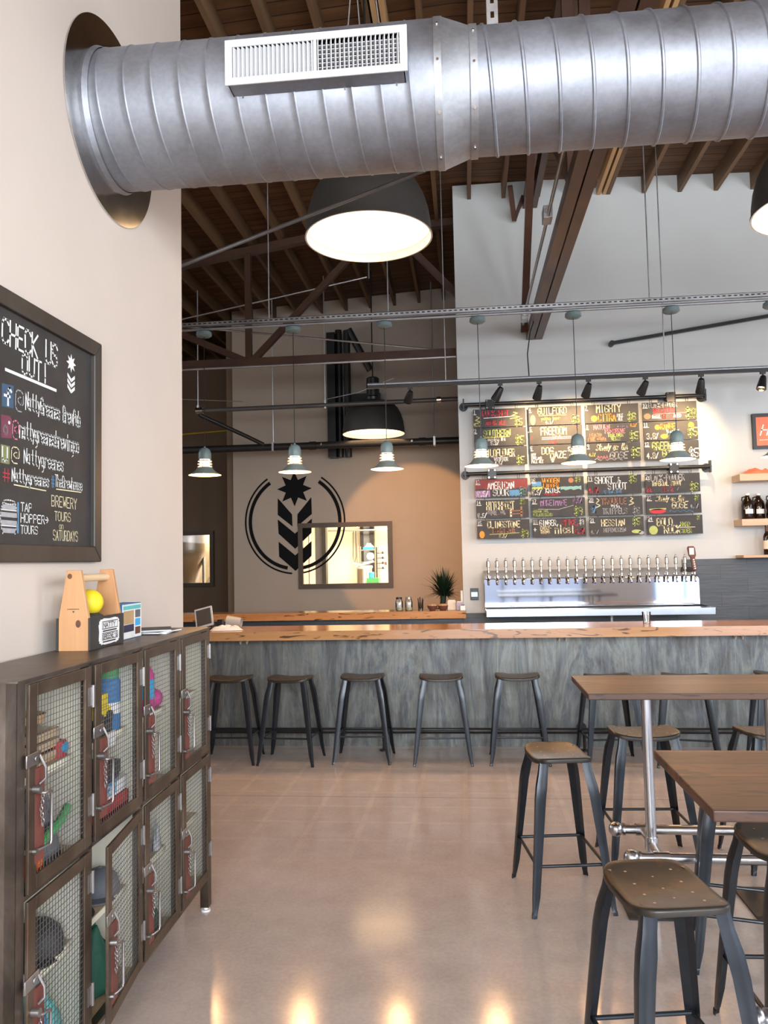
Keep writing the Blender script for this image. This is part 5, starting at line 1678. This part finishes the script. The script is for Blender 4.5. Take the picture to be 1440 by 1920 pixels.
st0 = make_stool()
STOOLS = [(0.415, 3.99, 98, 'bar stool standing alone at the left end of the farther high table'),
          (0.93, 4.48, 3, 'bar stool on the far side of the farther high table, behind its left pole'),
          (1.61, 4.50, 8, 'bar stool cut by the right edge, on the far side of the farther high table'),
          (0.537, 2.40, 99.5, 'nearest bar stool, its whole seat showing at the left end of the nearer high table'),
          (1.035, 2.79, 92, 'bar stool at the right edge partly under the nearer high table'),
          (1.115, 3.415, -14, 'bar stool mostly hidden behind the nearer table top, only its legs showing'),
          (-2.0, 6.55, 2, 'leftmost bar stool, partly hidden behind the locker'),
          (-1.483, 6.53, -4, 'second bar stool from the left in front of the bar'),
          (-0.885, 6.60, 0, 'third bar stool from the left in front of the bar'),
          (-0.232, 6.56, 2, 'fourth bar stool from the left in front of the bar'),
          (0.385, 6.58, -1, 'fifth bar stool from the left, last one clear of the tables'),
          (1.10, 6.52, 6, 'bar stool at the bar showing above the farther table near its left pole'),
          (1.69, 6.50, -12, 'bar stool at the bar seen above the middle of the farther table'),
          (2.44, 6.60, -8, 'bar stool at the bar cut by the right edge')]
for i, (x, y, a, lb) in enumerate(STOOLS):
    if i == 0:
        o = st0
        o.location = (x, y, 0)
        o.rotation_euler = (0, 0, R(a))
        o['label'] = lb
    else:
        dup(st0, (x, y, 0), R(a), lb)

# ------------------------------------------------------------------ high tables
def high_table(x0, x1, y0, y1, zt, xp, label, rail_z=0.275, ext=0.10):
    t = thing('high_table', label, 'table', ((x0 + x1) / 2, (y0 + y1) / 2, 0), group='high wooden tables')
    yc = (y0 + y1) / 2
    MB().box((x0, y0, zt - 0.028), (x1, y1, zt)).build('table_top', M['table_wood'], t, smooth=0, bevel=0.004)
    for x in xp:
        p = MB().cyl((x, yc, 0.008), (x, yc, zt - 0.028), 0.024, n=20).cyl((x, yc, rail_z - 0.03), (x, yc, rail_z + 0.03), 0.031, n=20).build('pole', M['pipe_steel'], t)
        MB().box((x - 0.15, yc - 0.19, 0.0), (x + 0.15, yc + 0.19, 0.008)).build('base_plate', M['black_pipe'], t, smooth=0)
        MB().cyl((x, yc - 0.19, rail_z), (x, yc + 0.19, rail_z), 0.02, n=14).build('cross_pipe', M['pipe_steel'], t)
        MB().box((x - 0.08, yc - 0.2, zt - 0.034), (x + 0.08, yc + 0.2, zt - 0.028)).build('top_plate', M['black_pipe'], t, smooth=0)
    for s in (-1, 1):
        y = yc + s * 0.19
        r = MB().cyl((xp[0] - ext, y, rail_z), (x1 - 0.1, y, rail_z), 0.0235, n=18).build('foot_rail', M['pipe_steel'], t)
        for xe, d in ((xp[0] - ext, -1), (x1 - 0.1, 1)):
            MB().lathe([(0.0, 0.0)] + [(0.036 * sin(a), 0.036 - 0.036 * cos(a)) for a in [pi * q / 10 for q in range(1, 9)]] + [(0.024, 0.066), (0.030, 0.068), (0.030, 0.078), (0.024, 0.08)], (0, 0, 0), 20,
                       Matrix.Translation((xe + d * 0.066, y, rail_z)) @ Matrix.Rotation(R(90 * -d), 4, 'Y')).build('end_ball', M['pipe_steel'], r)
        for x in xp:
            MB().cyl((x - 0.035, y, rail_z), (x + 0.035, y, rail_z), 0.029, n=16).build('tee_fitting', M['pipe_steel'], r)
    return t


high_table(0.525, 2.45, 3.645, 4.215, 1.02, (0.835, 1.40, 2.2), 'farther high table with brown plank top and steel poles')
high_table(0.570, 2.45, 1.995, 2.60, 1.02, (0.93, 2.1), 'nearer high table with brown plank top at the right edge')

# ------------------------------------------------------------------ locker with wire-mesh doors
LA = R(1.525)
LM = Matrix.Translation((-1.205, 2.02, 0)) @ Matrix.Rotation(LA, 4, 'Z')
LP = lambda d, u, z: tuple(LM @ Vector((d, u, z)))
lk = thing('metal_locker', 'rusty steel locker with eight wire-mesh doors along the white left wall', 'locker', (-1.205, 2.02, 0), LA)
D = -0.28
LB, LT = 0.155, 1.33
COLS = [(0.047, 0.430), (0.457, 0.856), (0.883, 1.265), (1.307, 1.690)]
m = MB()
m.box((D, 0.0, LB), (0.0, 0.004, LT - 0.005)).box((D, 1.731, LB), (0.0, 1.735, LT - 0.005))
for a, b in ((0.0, 0.045), (0.432, 0.455), (0.858, 0.881), (1.267, 1.305), (1.692, 1.735)):
    m.box((-0.03, a, LB), (0.0, b, LT - 0.005))
    if a > 0 and b < 1.7:
        m.box((D, (a + b) / 2 - 0.002, LB), (-0.03, (a + b) / 2 + 0.002, LT - 0.005))
m.box((-0.03, 0.045, LB), (0, 1.692, LB + 0.014)).box((-0.03, 0.045, 0.737), (0, 1.692, 0.750)).box((-0.03, 0.045, LT - 0.014), (0, 1.692, LT - 0.005))
m.box((D, 0.004, LB), (-0.03, 1.731, LB + 0.004)).box((D, 0.004, 0.741), (-0.03, 1.731, 0.746))
m.box((D, 0.0, LB), (D + 0.004, 1.735, LT - 0.005))
m.build('carcass', M['locker'], lk, smooth=0, world=False)
MB().box((D - 0.004, -0.006, LT - 0.005), (0.006, 1.741, LT)).build('top_panel', M['locker'], lk, smooth=0, world=False)
MB().box((D + 0.0045, 0.006, LB + 0.006), (D + 0.006, 1.73, 0.740)).box((D + 0.0045, 0.006, 0.747), (D + 0.006, 1.73, LT - 0.006)).build('back_lining', M['locker_in'], lk, smooth=0, world=False)
for ya, yb in COLS:
    for za, zb in ((LB + 0.006, 0.740), (0.747, LT - 0.006)):
        for yy in (ya - 0.0095, yb + 0.008):
            MB().box((D + 0.007, yy, za), (-0.031, yy + 0.0015, zb)).build('side_lining', M['locker_in'], lk, smooth=0, world=False)
for yy in (0.022, 1.712):
    for xx in (-0.02, D + 0.02):
        g = MB().box((xx - 0.02, yy - 0.022, 0.022), (xx + 0.02, yy + 0.022, LB)).build('leg', M['locker_door'], lk, smooth=0, world=False)
        MB().cyl((xx, yy, 0.022), (xx, yy, 0.008), 0.01, n=10).cyl((xx, yy, 0.008), (xx, yy, 0.0), 0.022, n=16).build('levelling_foot', M['p_white'], g, world=False)
for ya, yb in COLS:
    for z in (1.030, 0.455):
        sh = MB().box((D + 0.007, ya - 0.006, z), (-0.055, yb + 0.006, z + 0.006)).build('shelf', M['ply'], lk, smooth=0, world=False)
        MB().box((-0.055, ya - 0.006, z - 0.012), (-0.050, yb + 0.006, z + 0.008)).build('shelf_edge', M['cream_edge'], sh, smooth=0, world=False)
    for z0 in (LB + 0.0041, 0.7461):
        MB().box((D + 0.007, ya - 0.006, z0), (-0.032, yb + 0.006, z0 + 0.005)).build('shelf', M['ply'], lk, smooth=0, world=False)


def locker_door(ya, yb, za, zb, swing=0.0, label=None, var=0):
    w = yb - ya
    f = 0.043
    th = 0.010
    d = MB()
    d.box((0, -w, za), (th, -w + f, zb)).box((0, -f, za), (th, 0, zb)).box((0, -w + f, za), (th, -f, za + f * 0.9)).box((0, -w + f, zb - f * 0.85), (th, -f, zb))
    d = d.build('door', M['locker_door'], lk, smooth=0, world=False, bevel=0.002)
    d.location = (0.0, yb, 0)
    d.rotation_euler = (0, 0, swing)
    if label:
        d['label'] = label
    m = MB()
    r = 0.00075
    y0, y1, z0, z1 = -w + f, -f, za + f * 0.9, zb - f * 0.85
    nn = int((y1 - y0) / 0.0165)
    for i in range(1, nn):
        y = y0 + (y1 - y0) * i / nn
        m.box((0.003 - r, y - r, z0), (0.003 + r, y + r, z1))
    nn = int((z1 - z0) / 0.0170)
    for i in range(1, nn):
        z = z0 + (z1 - z0) * i / nn
        m.box((0.0035, y0, z - r), (0.0035 + 2 * r, y1, z + r))
    m.build('wire_screen', M['wire'], d, smooth=0, world=False)
    for z in (za + 0.09, zb - 0.13):
        MB().cyl((th + 0.003, 0.004, z), (th + 0.003, 0.004, z + 0.07), 0.006, n=10).box((th, -0.022, z + 0.006), (th + 0.002, 0.004, z + 0.064)).build('hinge', M['hasp'], d, world=False)
    zc = zb - 0.205 - 0.01 * var
    MB().box((th, -w - 0.020, zc - 0.018), (th + 0.004, -w + 0.055, zc + 0.018)).cyl((th + 0.004, -w + 0.028, zc), (th + 0.008, -w + 0.028, zc), 0.009, n=14).build('hasp', M['hasp'], d, world=False, bevel=0.002)
    MB().box((0.0062, -w + f - 0.012, zc - 0.285), (0.0105, -w + f + 0.040 + 0.006 * (var % 3), zc - 0.03)).build('backing_plate', M['oxide'], d, smooth=0, world=False)
    x0 = th + 0.002
    MB().tube([(x0, -w + 0.05, zc + 0.005), (x0 + 0.014, -w + 0.058, zc - 0.03), (x0 + 0.014, -w + 0.06, zc - 0.06), (x0, -w + 0.052, zc - 0.075)], 0.004).cyl((th, -w + 0.025, zc - 0.082), (th + 0.022, -w + 0.025, zc - 0.082), 0.011, n=12).build('bolt', M['hasp'], d, world=False)
    MB().tube([(x0, -w + 0.03, zc - 0.09), (x0 + 0.016, -w + 0.045, zc - 0.098), (x0 + 0.022, -w + 0.075, zc - 0.10), (x0 + 0.022, -w + 0.078, zc - 0.11), (x0 + 0.022, -w + 0.078, zc - 0.235), (x0 + 0.020, -w + 0.072, zc - 0.245), (x0 + 0.012, -w + 0.045, zc - 0.247), (x0, -w + 0.03, zc - 0.25)], 0.0042).cyl((th, -w + 0.028, zc - 0.25), (th + 0.01, -w + 0.028, zc - 0.25), 0.009, n=10).build('handle', M['hasp'], d, world=False)
    m = MB()
    for i in range(11):
        zz = zc - 0.10 - i * 0.0085
        yy = -w + 0.052 + 0.004 * sin(i * 0.9 + var)
        pts = [(x0 + 0.008 + (0.004 * cos(a) if i % 2 else 0), yy + (0 if i % 2 else 0.004 * cos(a)), zz + 0.0068 * sin(a)) for a in [2 * pi * q / 8 for q in range(8)]]
        m.tube(pts, 0.0014, 5, True)
    m.build('chain', M['hasp'], d, world=False)


for c, (ya, yb) in enumerate(COLS):
    locker_door(ya + 0.002, yb - 0.002, 0.753, 1.314, var=c)
    locker_door(ya + 0.002, yb - 0.002, 0.172, 0.734, swing=R(6) if c == 1 else 0, label='door standing ajar' if c == 1 else None, var=c + 1)

# ------------------------------------------------------------------ things inside the locker
ZU, ZM = 0.752, 1.0365       # upper row: floor and shelf
ZB_, ZS = 0.165, 0.4615      # lower row: floor and shelf


def lthing(name, label, cat, d, u, z, turn=0.0, group=None):
    return thing(name, label, cat, LP(d, u, z), LA + turn, group)


def lb_box(t, name, sx, sy, sz, mat, z0=0.0, bev=0.003):
    return MB().box((-sx / 2, -sy / 2, z0), (sx / 2, sy / 2, z0 + sz)).build(name, M[mat], t, smooth=0, world=False, bevel=bev)


def lheap(name, label, cat, d, u, z, rx, ry, h, seed, mat, fold=1.0):
    o = heap((0, 0, 0), rx, ry, h, seed, fold=fold).build(name, M[mat], smooth=1.2)
    o.location = LP(d, u, z)
    o.rotation_euler = (0, 0, LA)
    return tag(o, label, cat)


def game_box(label, d, u, z, sx, sy, sz, mat, top, turn=0.0, lettering=None):
    t = lthing('board_game_box', label, 'game box', d, u, z, turn)
    lb_box(t, 'box_base', sx, sy, sz * 0.6, mat)
    MB().box((-sx / 2 - 0.002, -sy / 2 - 0.002, sz * 0.25), (sx / 2 + 0.002, sy / 2 + 0.002, sz)).build('box_lid', M[top], t, smooth=0, world=False, bevel=0.002)
    if lettering:
        txt, c, h = lettering
        m = MB()
        write(m, lambda a, b: (sx / 2 + 0.0028, a, b), txt, -sy / 2 + 0.02, sz * 0.34, h, 0.85, 0.2, 0.15)
        m.build('lettering', M[c], t, smooth=0, world=False)
    return t


# column 1, upper
t = lthing('wooden_crate_game', 'brown wooden crate of blocks on the top shelf behind the first door', 'game', -0.145, 0.315, ZM)
lb_box(t, 'crate_floor', 0.13, 0.15, 0.012, 'p_tan')
for i in range(4):
    m = MB()
    for k in range(3):
        a = i * pi / 2
        L_, o_ = (0.13, 0.071) if i % 2 else (0.15, 0.061)
        Mx = Matrix.Rotation(a, 4, 'Z')
        m.cbox((o_ + 0.004, 0, 0.02 + k * 0.032), (0.008, L_, 0.022), Mx)
    m.build('slatted_side', M['ply'], t, smooth=0, world=False)
game_box('black game box at the back of the top shelf behind the first door', -0.245, 0.36, ZM + 0.0, 0.05, 0.13, 0.16, 'p_char', 'p_char')
t = lthing('wooden_bowl', 'round wooden bowl lying on top of the crate on the top shelf', 'bowl', -0.150, 0.318, ZM + 0.107)
MB().lathe([(0.03, 0.0), (0.052, 0.014), (0.06, 0.04), (0.056, 0.04), (0.048, 0.018)], (0, 0, 0), 24, cap0=True, cap1=True).build('bowl_body', M['p_tan'], t, world=False)
t = lthing('round_tin', 'small red tin with a blue round lid on the top shelf by the bowl', 'tin', -0.085, 0.395, ZM)
MB().cyl((0, 0, 0), (0, 0, 0.05), 0.026, n=20).build('tin_body', M['p_red'], t, world=False)
MB().cyl((0.0, 0, 0.03), (0.028, 0, 0.03), 0.017, n=18).build('round_label', M['p_sky'], t, world=False)
lheap('folded_jacket', 'dark grey jacket heaped on the lower shelf behind the first door', 'clothing', -0.125, 0.30, ZU + 0.006, 0.085, 0.105, 0.27, 1.3, 'p_grey', 1.3)
game_box('red box behind the grey jacket', -0.245, 0.33, ZU + 0.006, 0.045, 0.16, 0.21, 'p_red', 'p_red')
t = lthing('green_scarf', 'green knitted band draped over the grey jacket', 'clothing', -0.040, 0.265, ZU + 0.03)
MB().tube([(0.010, -0.12, 0.035), (0.012, -0.05, 0.07), (0.012, 0.03, 0.085), (0.008, 0.09, 0.115)], [0.012, 0.014, 0.014, 0.012], 10).build('band', M['p_lime'], t, world=False)
t = lthing('card_box', 'small orange card box standing at the lower left corner of the first locker', 'box', -0.034, 0.155, ZU + 0.006)
lb_box(t, 'card_sleeve', 0.03, 0.055, 0.07, 'p_orange')
lb_box(t, 'card_flap', 0.031, 0.056, 0.014, 'p_white', 0.07)
# column 2, upper
t = lthing('toy_truck', 'yellow toy truck on the top shelf behind the second door', 'toy', -0.105, 0.665, ZM + 0.0475)
MB().box((-0.05, -0.06, 0.02), (0.05, 0.06, 0.055)).box((-0.045, -0.02, 0.055), (0.045, 0.05, 0.10)).build('truck_body', M['p_yellow'], t, smooth=0, world=False, bevel=0.006)
for a in (-0.04, 0.04):
    for b in (-0.052, 0.052):
        MB().cyl((b - 0.008, a, 0.02), (b + 0.008, a, 0.02), 0.02, n=16).build('wheel', M['p_char'], t, world=False)
t = lthing('plastic_canister', 'blue labelled canister with a green lid on the top shelf behind the second door', 'bottle', -0.105, 0.803, ZM)
MB().lathe([(0.045, 0.0), (0.048, 0.005), (0.048, 0.175), (0.04, 0.19)], (0, 0, 0), 24, cap0=True).build('canister', M['p_blue'], t, world=False)
MB().lathe([(0.042, 0.188), (0.042, 0.225), (0.03, 0.235)], (0, 0, 0), 24, cap1=True).build('lid', M['p_lime'], t, world=False)
MB().lathe([(0.0485, 0.06), (0.0485, 0.10)], (0, 0, 0), 24).build('paper_label', M['p_white'], t, world=False)
t = lthing('red_jar', 'red jar beside the blue canister', 'jar', -0.215, 0.79, ZM)
MB().lathe([(0.03, 0.0), (0.032, 0.11), (0.024, 0.13)], (0, 0, 0), 20, cap0=True, cap1=True).build('jar_body', M['p_red'], t, world=False)
game_box('black domino tray at the front of the top shelf behind the second door', -0.107, 0.655, ZM, 0.095, 0.17, 0.045, 'p_char', 'p_char')
game_box('red game box lowest of the pile behind the second door', -0.125, 0.69, ZU + 0.006, 0.17, 0.31, 0.055, 'p_red', 'p_red')
game_box('white game box with blue lettering in the middle of the pile', -0.125, 0.695, ZU + 0.064, 0.16, 0.29, 0.05, 'p_white', 'p_white', 0, ('SORRY!', 'p_sky', 0.036))
game_box('dark navy game box on top of the pile behind the second door', -0.12, 0.69, ZU + 0.117, 0.14, 0.22, 0.062, 'p_navy', 'p_char', 0.05)
o = MB().box((-0.004, -0.03, 0), (0.004, 0.03, 0.05)).build('price_card', M['p_white'])
o.location = LP(-0.044, 0.70, ZM - 0.036)
o.rotation_euler = (0, 0, LA)
tag(o, 'small white card clipped to the shelf edge behind the second door', 'card')
# column 3, upper
t = lthing('spray_bottle', 'pink bottle with a blue and white label behind the third door', 'bottle', -0.100, 1.16, ZM)
MB().lathe([(0.034, 0.0), (0.038, 0.006), (0.038, 0.15), (0.022, 0.18), (0.016, 0.185)], (0, 0, 0), 24, cap0=True, cap1=True).build('bottle_body', M['p_pink'], t, world=False)
MB().lathe([(0.017, 0.185), (0.017, 0.215), (0.012, 0.22)], (0, 0, 0), 18, cap1=True).build('cap', M['p_white'], t, world=False)
MB().lathe([(0.0385, 0.05), (0.0385, 0.13)], (0, 0, 0), 24).build('paper_label', M['p_sky'], t, world=False)
t = lthing('red_pouch', 'red pouch standing next to the pink bottle', 'pouch', -0.185, 1.21, ZM)
MB().lathe([(0.045, 0.0), (0.055, 0.03), (0.05, 0.10), (0.02, 0.145), (0.024, 0.16)], (0, 0, 0), 20, cap0=True, cap1=True).build('pouch_body', M['p_red'], t, world=False)
lheap('purple_bag', 'purple and navy bag stuffed on the top shelf behind the third door', 'bag', -0.235, 1.12, ZM, 0.030, 0.06, 0.23, 9.1, 'p_navy', 1.5)
t = lthing('pink_ball', 'small pink ball resting on the purple bag', 'ball', -0.09, 1.228, ZM)
MB().lathe([(0.04 * sin(pi * q / 12) + 1e-4, 0.04 - 0.04 * cos(pi * q / 12)) for q in range(13)], (0, 0, 0), 20).build('ball_body', M['p_pink'], t, world=False)
lheap('crumpled_newspaper', 'crumpled white paper on the lower shelf behind the third door', 'paper', -0.10, 1.09, ZU + 0.006, 0.06, 0.065, 0.17, 5.5, 'p_white', 2.2)
lheap('grey_cloth', 'pale grey cloth on the lower shelf behind the third door', 'cloth', -0.19, 1.205, ZU + 0.006, 0.06, 0.045, 0.13, 6.1, 'p_silver', 1.5)


def cap_hat(label, d, u, z, mat, turn, s=1.0):
    t = lthing('baseball_cap', label, 'cap', d, u, z, turn)
    MB().lathe([(0.088 * s, 0.0), (0.09 * s, 0.03 * s), (0.078 * s, 0.075 * s), (0.045 * s, 0.105 * s), (0.006, 0.115 * s)], (0, 0, 0), 28, cap1=True, cap0=True).build('crown', M[mat], t, world=False)
    m = MB()
    vs = []
    n = 16
    for k, zz in ((0, 0.004), (1, 0.008)):
        for i in range(n + 1):
            a = R(-62 + 124 * i / n)
            r0, r1 = 0.086 * s, (0.086 + 0.072 * cos(a * 1.1)) * s
            vs += [(r0 * cos(a), r0 * sin(a), zz * s), (r1 * cos(a), r1 * sin(a), (zz - 0.0035 * (i - n / 2) ** 2 / 16 + 0.003) * s if k else max(0.0005, (zz - 0.0035 * (i - n / 2) ** 2 / 16) * s))]
    fs = []
    q = 2 * (n + 1)
    for i in range(n):
        a = 2 * i
        fs += [(a, a + 1, a + 3, a + 2), (q + a + 2, q + a + 3, q + a + 1, q + a), (a + 1, q + a + 1, q + a + 3, a + 3)]
    m.add(vs, fs)
    m.build('brim', M[mat], t, world=False)
    MB().cyl((0, 0, 0.112 * s), (0, 0, 0.12 * s), 0.008 * s, n=10).build('button', M[mat], t, world=False)
    return t


# lower row
cap_hat('black cap on the shelf behind the lower left door', -0.120, 0.345, ZS + 0.001, 'p_char', -1.57, 0.86)
lheap('lilac_paper', 'pale lilac paper sheet on the shelf behind the lower left door', 'paper', -0.080, 0.150, ZS, 0.022, 0.05, 0.05, 8.8, 'p_lilac', 1.5)
t = lthing('blue_bag', 'bright blue hood-shaped bag on the locker floor behind the lower left door', 'bag', -0.085, 0.255, ZB_)
MB().lathe([(0.045, 0.0), (0.05, 0.02), (0.048, 0.10), (0.036, 0.15), (0.01, 0.175)], (0, 0, 0), 24, cap0=True, cap1=True).build('bag_body', M['p_sky'], t, world=False)
MB().tube([(0.034 * cos(a) + 0.018, 0.05 * sin(a), 0.065 + 0.04 * cos(a)) for a in [2 * pi * q / 20 for q in range(20)]], 0.004, 6, True).build('dark_rim', M['p_navy'], t, world=False)
lheap('teal_towel', 'light teal towel heaped on the locker floor beside the blue bag', 'towel', -0.13, 0.362, ZB_ + 0.005, 0.09, 0.055, 0.26, 3.3, 'p_teal', 1.3)
cap_hat('dark cap on the shelf behind the door standing ajar', -0.120, 0.555, ZS + 0.001, 'p_char', 1.57, 0.62)
cap_hat('second, greyer cap on the shelf behind the ajar door', -0.118, 0.775, ZS + 0.001, 'p_grey', -1.57, 0.78)
lheap('green_shirt', 'dark green shirt heaped on the locker floor behind the ajar door', 'shirt', -0.130, 0.725, ZB_ + 0.005, 0.092, 0.108, 0.28, 2.9, 'p_green', 1.6)
cap_hat('grey cap standing on the shelf behind the third lower door', -0.150, 1.165, ZS + 0.001, 'p_grey', -1.55, 0.80)
lheap('silver_bag', 'silvery grey bag on the shelf behind the third lower door', 'bag', -0.072, 1.215, ZS, 0.014, 0.035, 0.14, 4.4, 'p_silver', 1.8)
lheap('green_cloth', 'green cloth on the floor of the third lower locker', 'cloth', -0.13, 1.16, ZB_ + 0.005, 0.09, 0.085, 0.24, 6.9, 'p_green', 1.6)

# ------------------------------------------------------------------ things on the locker top
t = thing('wooden_caddy', 'cedar wood tote with a dowel handle and dark sides on the locker', 'caddy', LP(-0.20, 0.84, LT), LA)
U0, U1 = 0.727 - 0.84, 1.02 - 0.84
X0, X1 = -0.052, 0.060
ctr = (X0 + X1) / 2
for y in (U0, U1 - 0.018):
    MB().prism([(X0, 0.0), (X1, 0.0), (X1, 0.115), (ctr + 0.026, 0.292), (ctr - 0.026, 0.292), (X0, 0.115)], lambda a, b, h: (a, h, b), y, y + 0.018).build('end_board', M['cedar'], t, smooth=0, world=False, bevel=0.002)
MB().cyl((ctr, U0 + 0.004, 0.262), (ctr, U1 - 0.004, 0.262), 0.0145, n=18).build('dowel_handle', M['dowel'], t, world=False)
for x in (X0 - 0.008, X1):
    MB().box((x, U0 - 0.002, 0.002), (x + 0.008, U1 + 0.002, 0.118)).build('side_panel', M['chalk_bg'], t, smooth=0, world=False)
MB().box((X0, U0 + 0.018, 0.0), (X1, U1 - 0.018, 0.01)).build('bottom_board', M['cedar'], t, smooth=0, world=False)
m = MB()
sx = X1 + 0.0085
pl_ = []
for i in range(40):
    a = 2 * pi * i / 40
    k = 1 + 0.035 * sin(i * 2.4)
    e = 0.35
    pl_.append(((U0 + U1) / 2 + 0.01 + 0.088 * k * math.copysign(abs(cos(a)) ** e, cos(a)), 0.060 + 0.048 * k * math.copysign(abs(sin(a)) ** e, sin(a))))
m.prism(pl_, lambda a, b, h: (h, a, b), sx, sx + 0.003)
bd = m.build('badge_sticker', M['p_white'], t, smooth=0, world=False)
m = MB()
fb_ = lambda a, b: (sx + 0.0036, a, b)
yc = (U0 + U1) / 2 + 0.01
for z0, z1 in ((0.070, 0.097), (0.030, 0.054)):
    for a, b in (((yc - 0.065, z0), (yc + 0.07, z0)), ((yc + 0.07, z0), (yc + 0.07, z1)), ((yc + 0.07, z1), (yc - 0.065, z1)), ((yc - 0.065, z1), (yc - 0.065, z0))):
        stroke(m, fb_, a, b, 0.003)
stroke(m, fb_, (yc - 0.06, 0.062), (yc + 0.06, 0.062), 0.005)
stroke(m, fb_, (yc - 0.06, 0.022), (yc + 0.05, 0.022), 0.005)
write(m, fb_, 'NATTY', yc - 0.056, 0.075, 0.017, 1.3, 0.2)
write(m, fb_, "GREENE'S", yc - 0.060, 0.034, 0.015, 1.08, 0.2)
m.build('badge_lettering', M['black'], bd, smooth=0, world=False)
m = MB()
for i in range(11):
    m.box((ctr - 0.022 + i * 0.004, U0 - 0.0008, 0.149 + 0.001 * (i % 2)), (ctr - 0.0195 + i * 0.004, U0 - 0.0002, 0.1525))
m.prism([(ctr - 0.004, 0.143), (ctr, 0.138), (ctr + 0.004, 0.143), (ctr + 0.002, 0.1445), (ctr, 0.143), (ctr - 0.002, 0.1445)], lambda a, b, h: (a, h, b), U0 - 0.0008, U0 - 0.0002)
m.build('burnt_mark', M['black'], t, smooth=0, world=False)
m = MB()
for cx_, cz_2, rx_, rz_ in ((ctr + 0.018, 0.098, 0.010, 0.014), (ctr - 0.014, 0.270, 0.009, 0.010)):
    m.add([(a, U0 - 0.0004, b) for a, b in disc_pts(cx_, cz_2, rx_, rz_, 14)], [tuple(range(14))])
m.build('knot', plain('dark_wood_knot', (0.13, 0.05, 0.025), 0.6, var=0.3, scale=60), t, smooth=0, world=False)
t = thing('yellow_ball', 'bright yellow ball sitting inside the cedar tote', 'ball', LP(-0.198, 0.862, LT + 0.0105), LA)
MB().lathe([(0.050 * sin(pi * q / 16) + 1e-4, 0.05 - 0.05 * cos(pi * q / 16)) for q in range(17)], (0.0, 0, 0.108), 28).build('ball_body', M['p_yellow'], t, smooth=1.2, world=False)
MB().lathe([(0.048, 0.0), (0.05, 0.108), (0.03, 0.12)], (0.0, 0, 0), 24, cap0=True, cap1=True).build('ball_holder', M['p_char'], t, world=False)
t = thing('brochure_box', 'blue and white photo-covered brochure box on the locker beside the tote', 'box', LP(-0.19, 1.20, LT), LA)
MB().box((-0.062, -0.10, 0.0), (0.018, 0.105, 0.147)).build('box_body', M['p_blue'], t, smooth=0, world=False, bevel=0.002)
m = MB()
m.box((0.0182, -0.098, 0.003), (0.0195, 0.103, 0.144))
fp = m.build('photo_panel', M['p_white'], t, smooth=0, world=False)
for nm, y0, y1, z0, z1, mt in (('header_strip', -0.09, 0.095, 0.122, 0.138, 'p_teal'), ('photo_print', -0.085, 0.02, 0.062, 0.117, 'p_tan'), ('photo_print', -0.085, 0.02, 0.03, 0.06, 'p_navy'), ('photo_print', 0.035, 0.09, 0.085, 0.117, 'p_grey'), ('photo_print', 0.035, 0.09, 0.05, 0.08, 'p_sky'), ('photo_print', 0.035, 0.09, 0.015, 0.045, 'p_brown')):
    MB().box((0.0196, y0, z0), (0.0202, y1, z1)).build(nm, M[mt], fp, smooth=0, world=False)
m = MB()
m.box((-0.045, -0.1008, 0.02), (0.01, -0.1002, 0.023)).box((-0.045, -0.1008, 0.035), (-0.01, -0.1002, 0.045))
m.build('printed_lines', M['p_white'], t, smooth=0, world=False)
MB().box((-0.055, -0.101, 0.105), (-0.03, -0.1002, 0.14)).build('printed_badge', M['p_yellow'], t, smooth=0, world=False)
for i, (dx, dy, ro, mt, lb) in enumerate(((0, 0, 0.1, 'p_white', 'lowest white magazine of the flat pile on the locker'), (0.01, -0.03, -0.2, 'p_navy', 'dark blue magazine in the middle of the flat pile'), (-0.01, 0.01, 0.35, 'p_char', 'top dark magazine of the flat pile at the far end of the locker'))):
    t = thing('magazine', lb, 'magazine', LP(-0.165 + dx, 1.47 + dy, LT + 0.0055 * i + 0.0005), LA + ro, group='magazines on the locker')
    MB().box((-0.07, -0.10, 0), (0.07, 0.10, 0.005)).build('pages', M['p_white'], t, smooth=0, world=False)
    MB().box((-0.07, -0.10, 0.005), (0.07, 0.10, 0.0055)).build('cover', M[mt], t, smooth=0, world=False)
